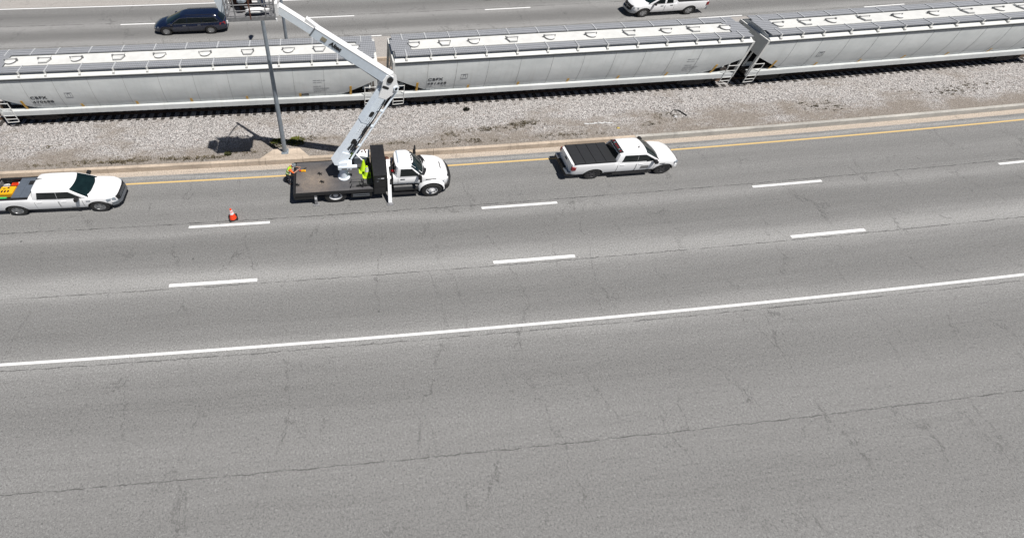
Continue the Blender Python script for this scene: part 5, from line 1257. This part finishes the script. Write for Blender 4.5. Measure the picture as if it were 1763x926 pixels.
# ---------------------------------------------------------------- weeds and litter on the ballast
def plant(mb, c, h, r, n, rnd):
    for k in range(n):
        a = rnd.uniform(0, 2*PI); rr = r*math.sqrt(rnd.random()); b = c+Vector((rr*math.cos(a)*1.3, rr*math.sin(a), 0)); hh = h*rnd.uniform(.35, 1)*(1-.5*rr/r)
        dx = Vector((math.cos(a), math.sin(a), 0))*hh*rnd.uniform(.1, .7); wd = rnd.uniform(.008, .02)*(1+h); sx = Vector((-math.sin(a+rnd.uniform(-1, 1)), math.cos(a), 0))*wd
        t_ = b+dx*.5+Vector((0, 0, hh*.7)); e = b+dx+Vector((0, 0, hh))
        mb.add([b-sx, b+sx, t_+sx*1.2, e, t_-sx*1.2], [(0, 1, 2, 3, 4)])
rnd = random.Random(11)
def single(name, label, cat, s, n, h, r, cnt, m_):
    mb = MB(K1); plant(mb, Vector((0, 0, 0)), h, r, cnt, rnd); o = mb.build(name, m_, None, smooth=0, recalc=False); o.location = P(s, n, .02); tag(o, label, cat); return o
yg = mat('yellow_green_weed', (.20, .19, .03), .8, var=.6, scale=3, c2=(.06, .10, .02))
single('weed_clump', 'yellow green weed clump in the gravel just right of the near lamp post', 'weed', -2.75, 22.35, .26, .42, 420, yg)
single('weed_clump', 'yellow green weed clump in the boom shadow just left of the near lamp post', 'weed', -3.9, 22.3, .24, .42, 400, yg)
single('grass_tuft', 'small green grass tuft by the kerb left of the lamp post pad', 'grass tuft', -6.94, 21.55, .26, .16, 130, M['leaf'])
single('weed_clump', 'small dark bushy weed alone in the gravel in front of the right hopper car', 'weed', 8.8, 24.5, .28, .14, 160, mat('dark_weed', (.03, .03, .018), .9, var=.5, scale=8))
mb = MB(K1)
for (s, n, rs_, rn, cnt, h) in ((-9.2, 21.35, 2.4, .15, 60, .13), (-13.6, 21.35, 2.0, .12, 46, .12), (-2.0, 22.6, 1.4, .3, 30, .09), (8.4, 21.45, 3.0, .15, 40, .09), (14.5, 21.5, 2.5, .2, 30, .09), (12.2, 22.75, 1.3, .35, 60, .10), (9.6, 22.5, 1.6, .3, 50, .08), (7.2, 22.2, 1.2, .3, 24, .08), (-12.2, 21.5, 2.8, .22, 60, .08), (-15.8, 21.5, 1.6, .2, 34, .08), (-6.0, 21.6, 1.6, .2, 22, .08), (22.0, 22.7, 1.2, .5, 30, .08), (20.6, 22.0, .8, .3, 14, .07), (-18.3, 22.9, .8, .3, 14, .08), (-17.6, 21.4, 2.0, .2, 30, .07), (3.3, 21.7, 1.4, .2, 18, .08), (33, 22.4, 3, .5, 40, .08), (44, 23, 4, .6, 50, .08)):
    for k in range(cnt):
        plant(mb, P(s+rnd.gauss(0, rs_*.45), n+rnd.gauss(0, rn*.5), .02), h*rnd.uniform(.5, 1.3), .09, 14, rnd)
tag(mb.build('weeds', M['leafdry'], None, smooth=0, recalc=False), 'thin dry weeds scattered through the ballast gravel', 'weeds', kind='stuff')
mb = MB(K1); pts = [P(22.45, 22.62, .04), P(22.6, 22.9, .06), P(22.92, 23.10, .07), P(23.2, 23.0, .07), P(23.35, 22.7, .05), P(23.45, 22.45, .04)]
mb.tube(pts, [.012, .02, .025, .03, .045, .06], 6); tag(mb.build('rubber_strip', M['rubber'], None), 'curved black rubber strip lying on the gravel at the right', 'rubber strip')
mb = MB(K1); pts = []
for k in range(12):
    c = P(16.4+.16*k, 22.30+rnd.uniform(-.06, .08), .05); a = rnd.uniform(0, PI); dx = Vector((math.cos(a)*.14, math.sin(a)*.05, rnd.uniform(-.01, .03))); dy = Vector((0, rnd.uniform(.02, .05), .01)); mb.add([c-dx-dy, c+dx-dy, c+dx+dy, c-dx+dy, c-dx*1.3+Vector((0, 0, -.02)), c+dx*1.3+Vector((0, 0, -.02))], [(0, 1, 2, 3), (0, 3, 4), (1, 5, 2)])
tag(mb.build('plastic_litter', M['litter'], None, smooth=0), 'torn strip of white plastic litter on the gravel near the right pickup', 'litter')
mb = MB(K1); mb.box(-.10, .10, -.07, .07, 0, .05, taper=.02); o = mb.build('litter_scrap', M['litter'], None); o.location = P(22.65, 22.45, .03); tag(o, 'small bright white scrap inside the curved black rubber strip', 'litter')
mb = MB(K1); mb.box(-.11, .08, -.05, .07, 0, .05, taper=.02); o = mb.build('litter_scrap', mat('tan_paper', (.55, .42, .12), .7), None); o.location = P(18.3, 21.75, .03); tag(o, 'small yellowish scrap on the gravel close to the kerb', 'litter')
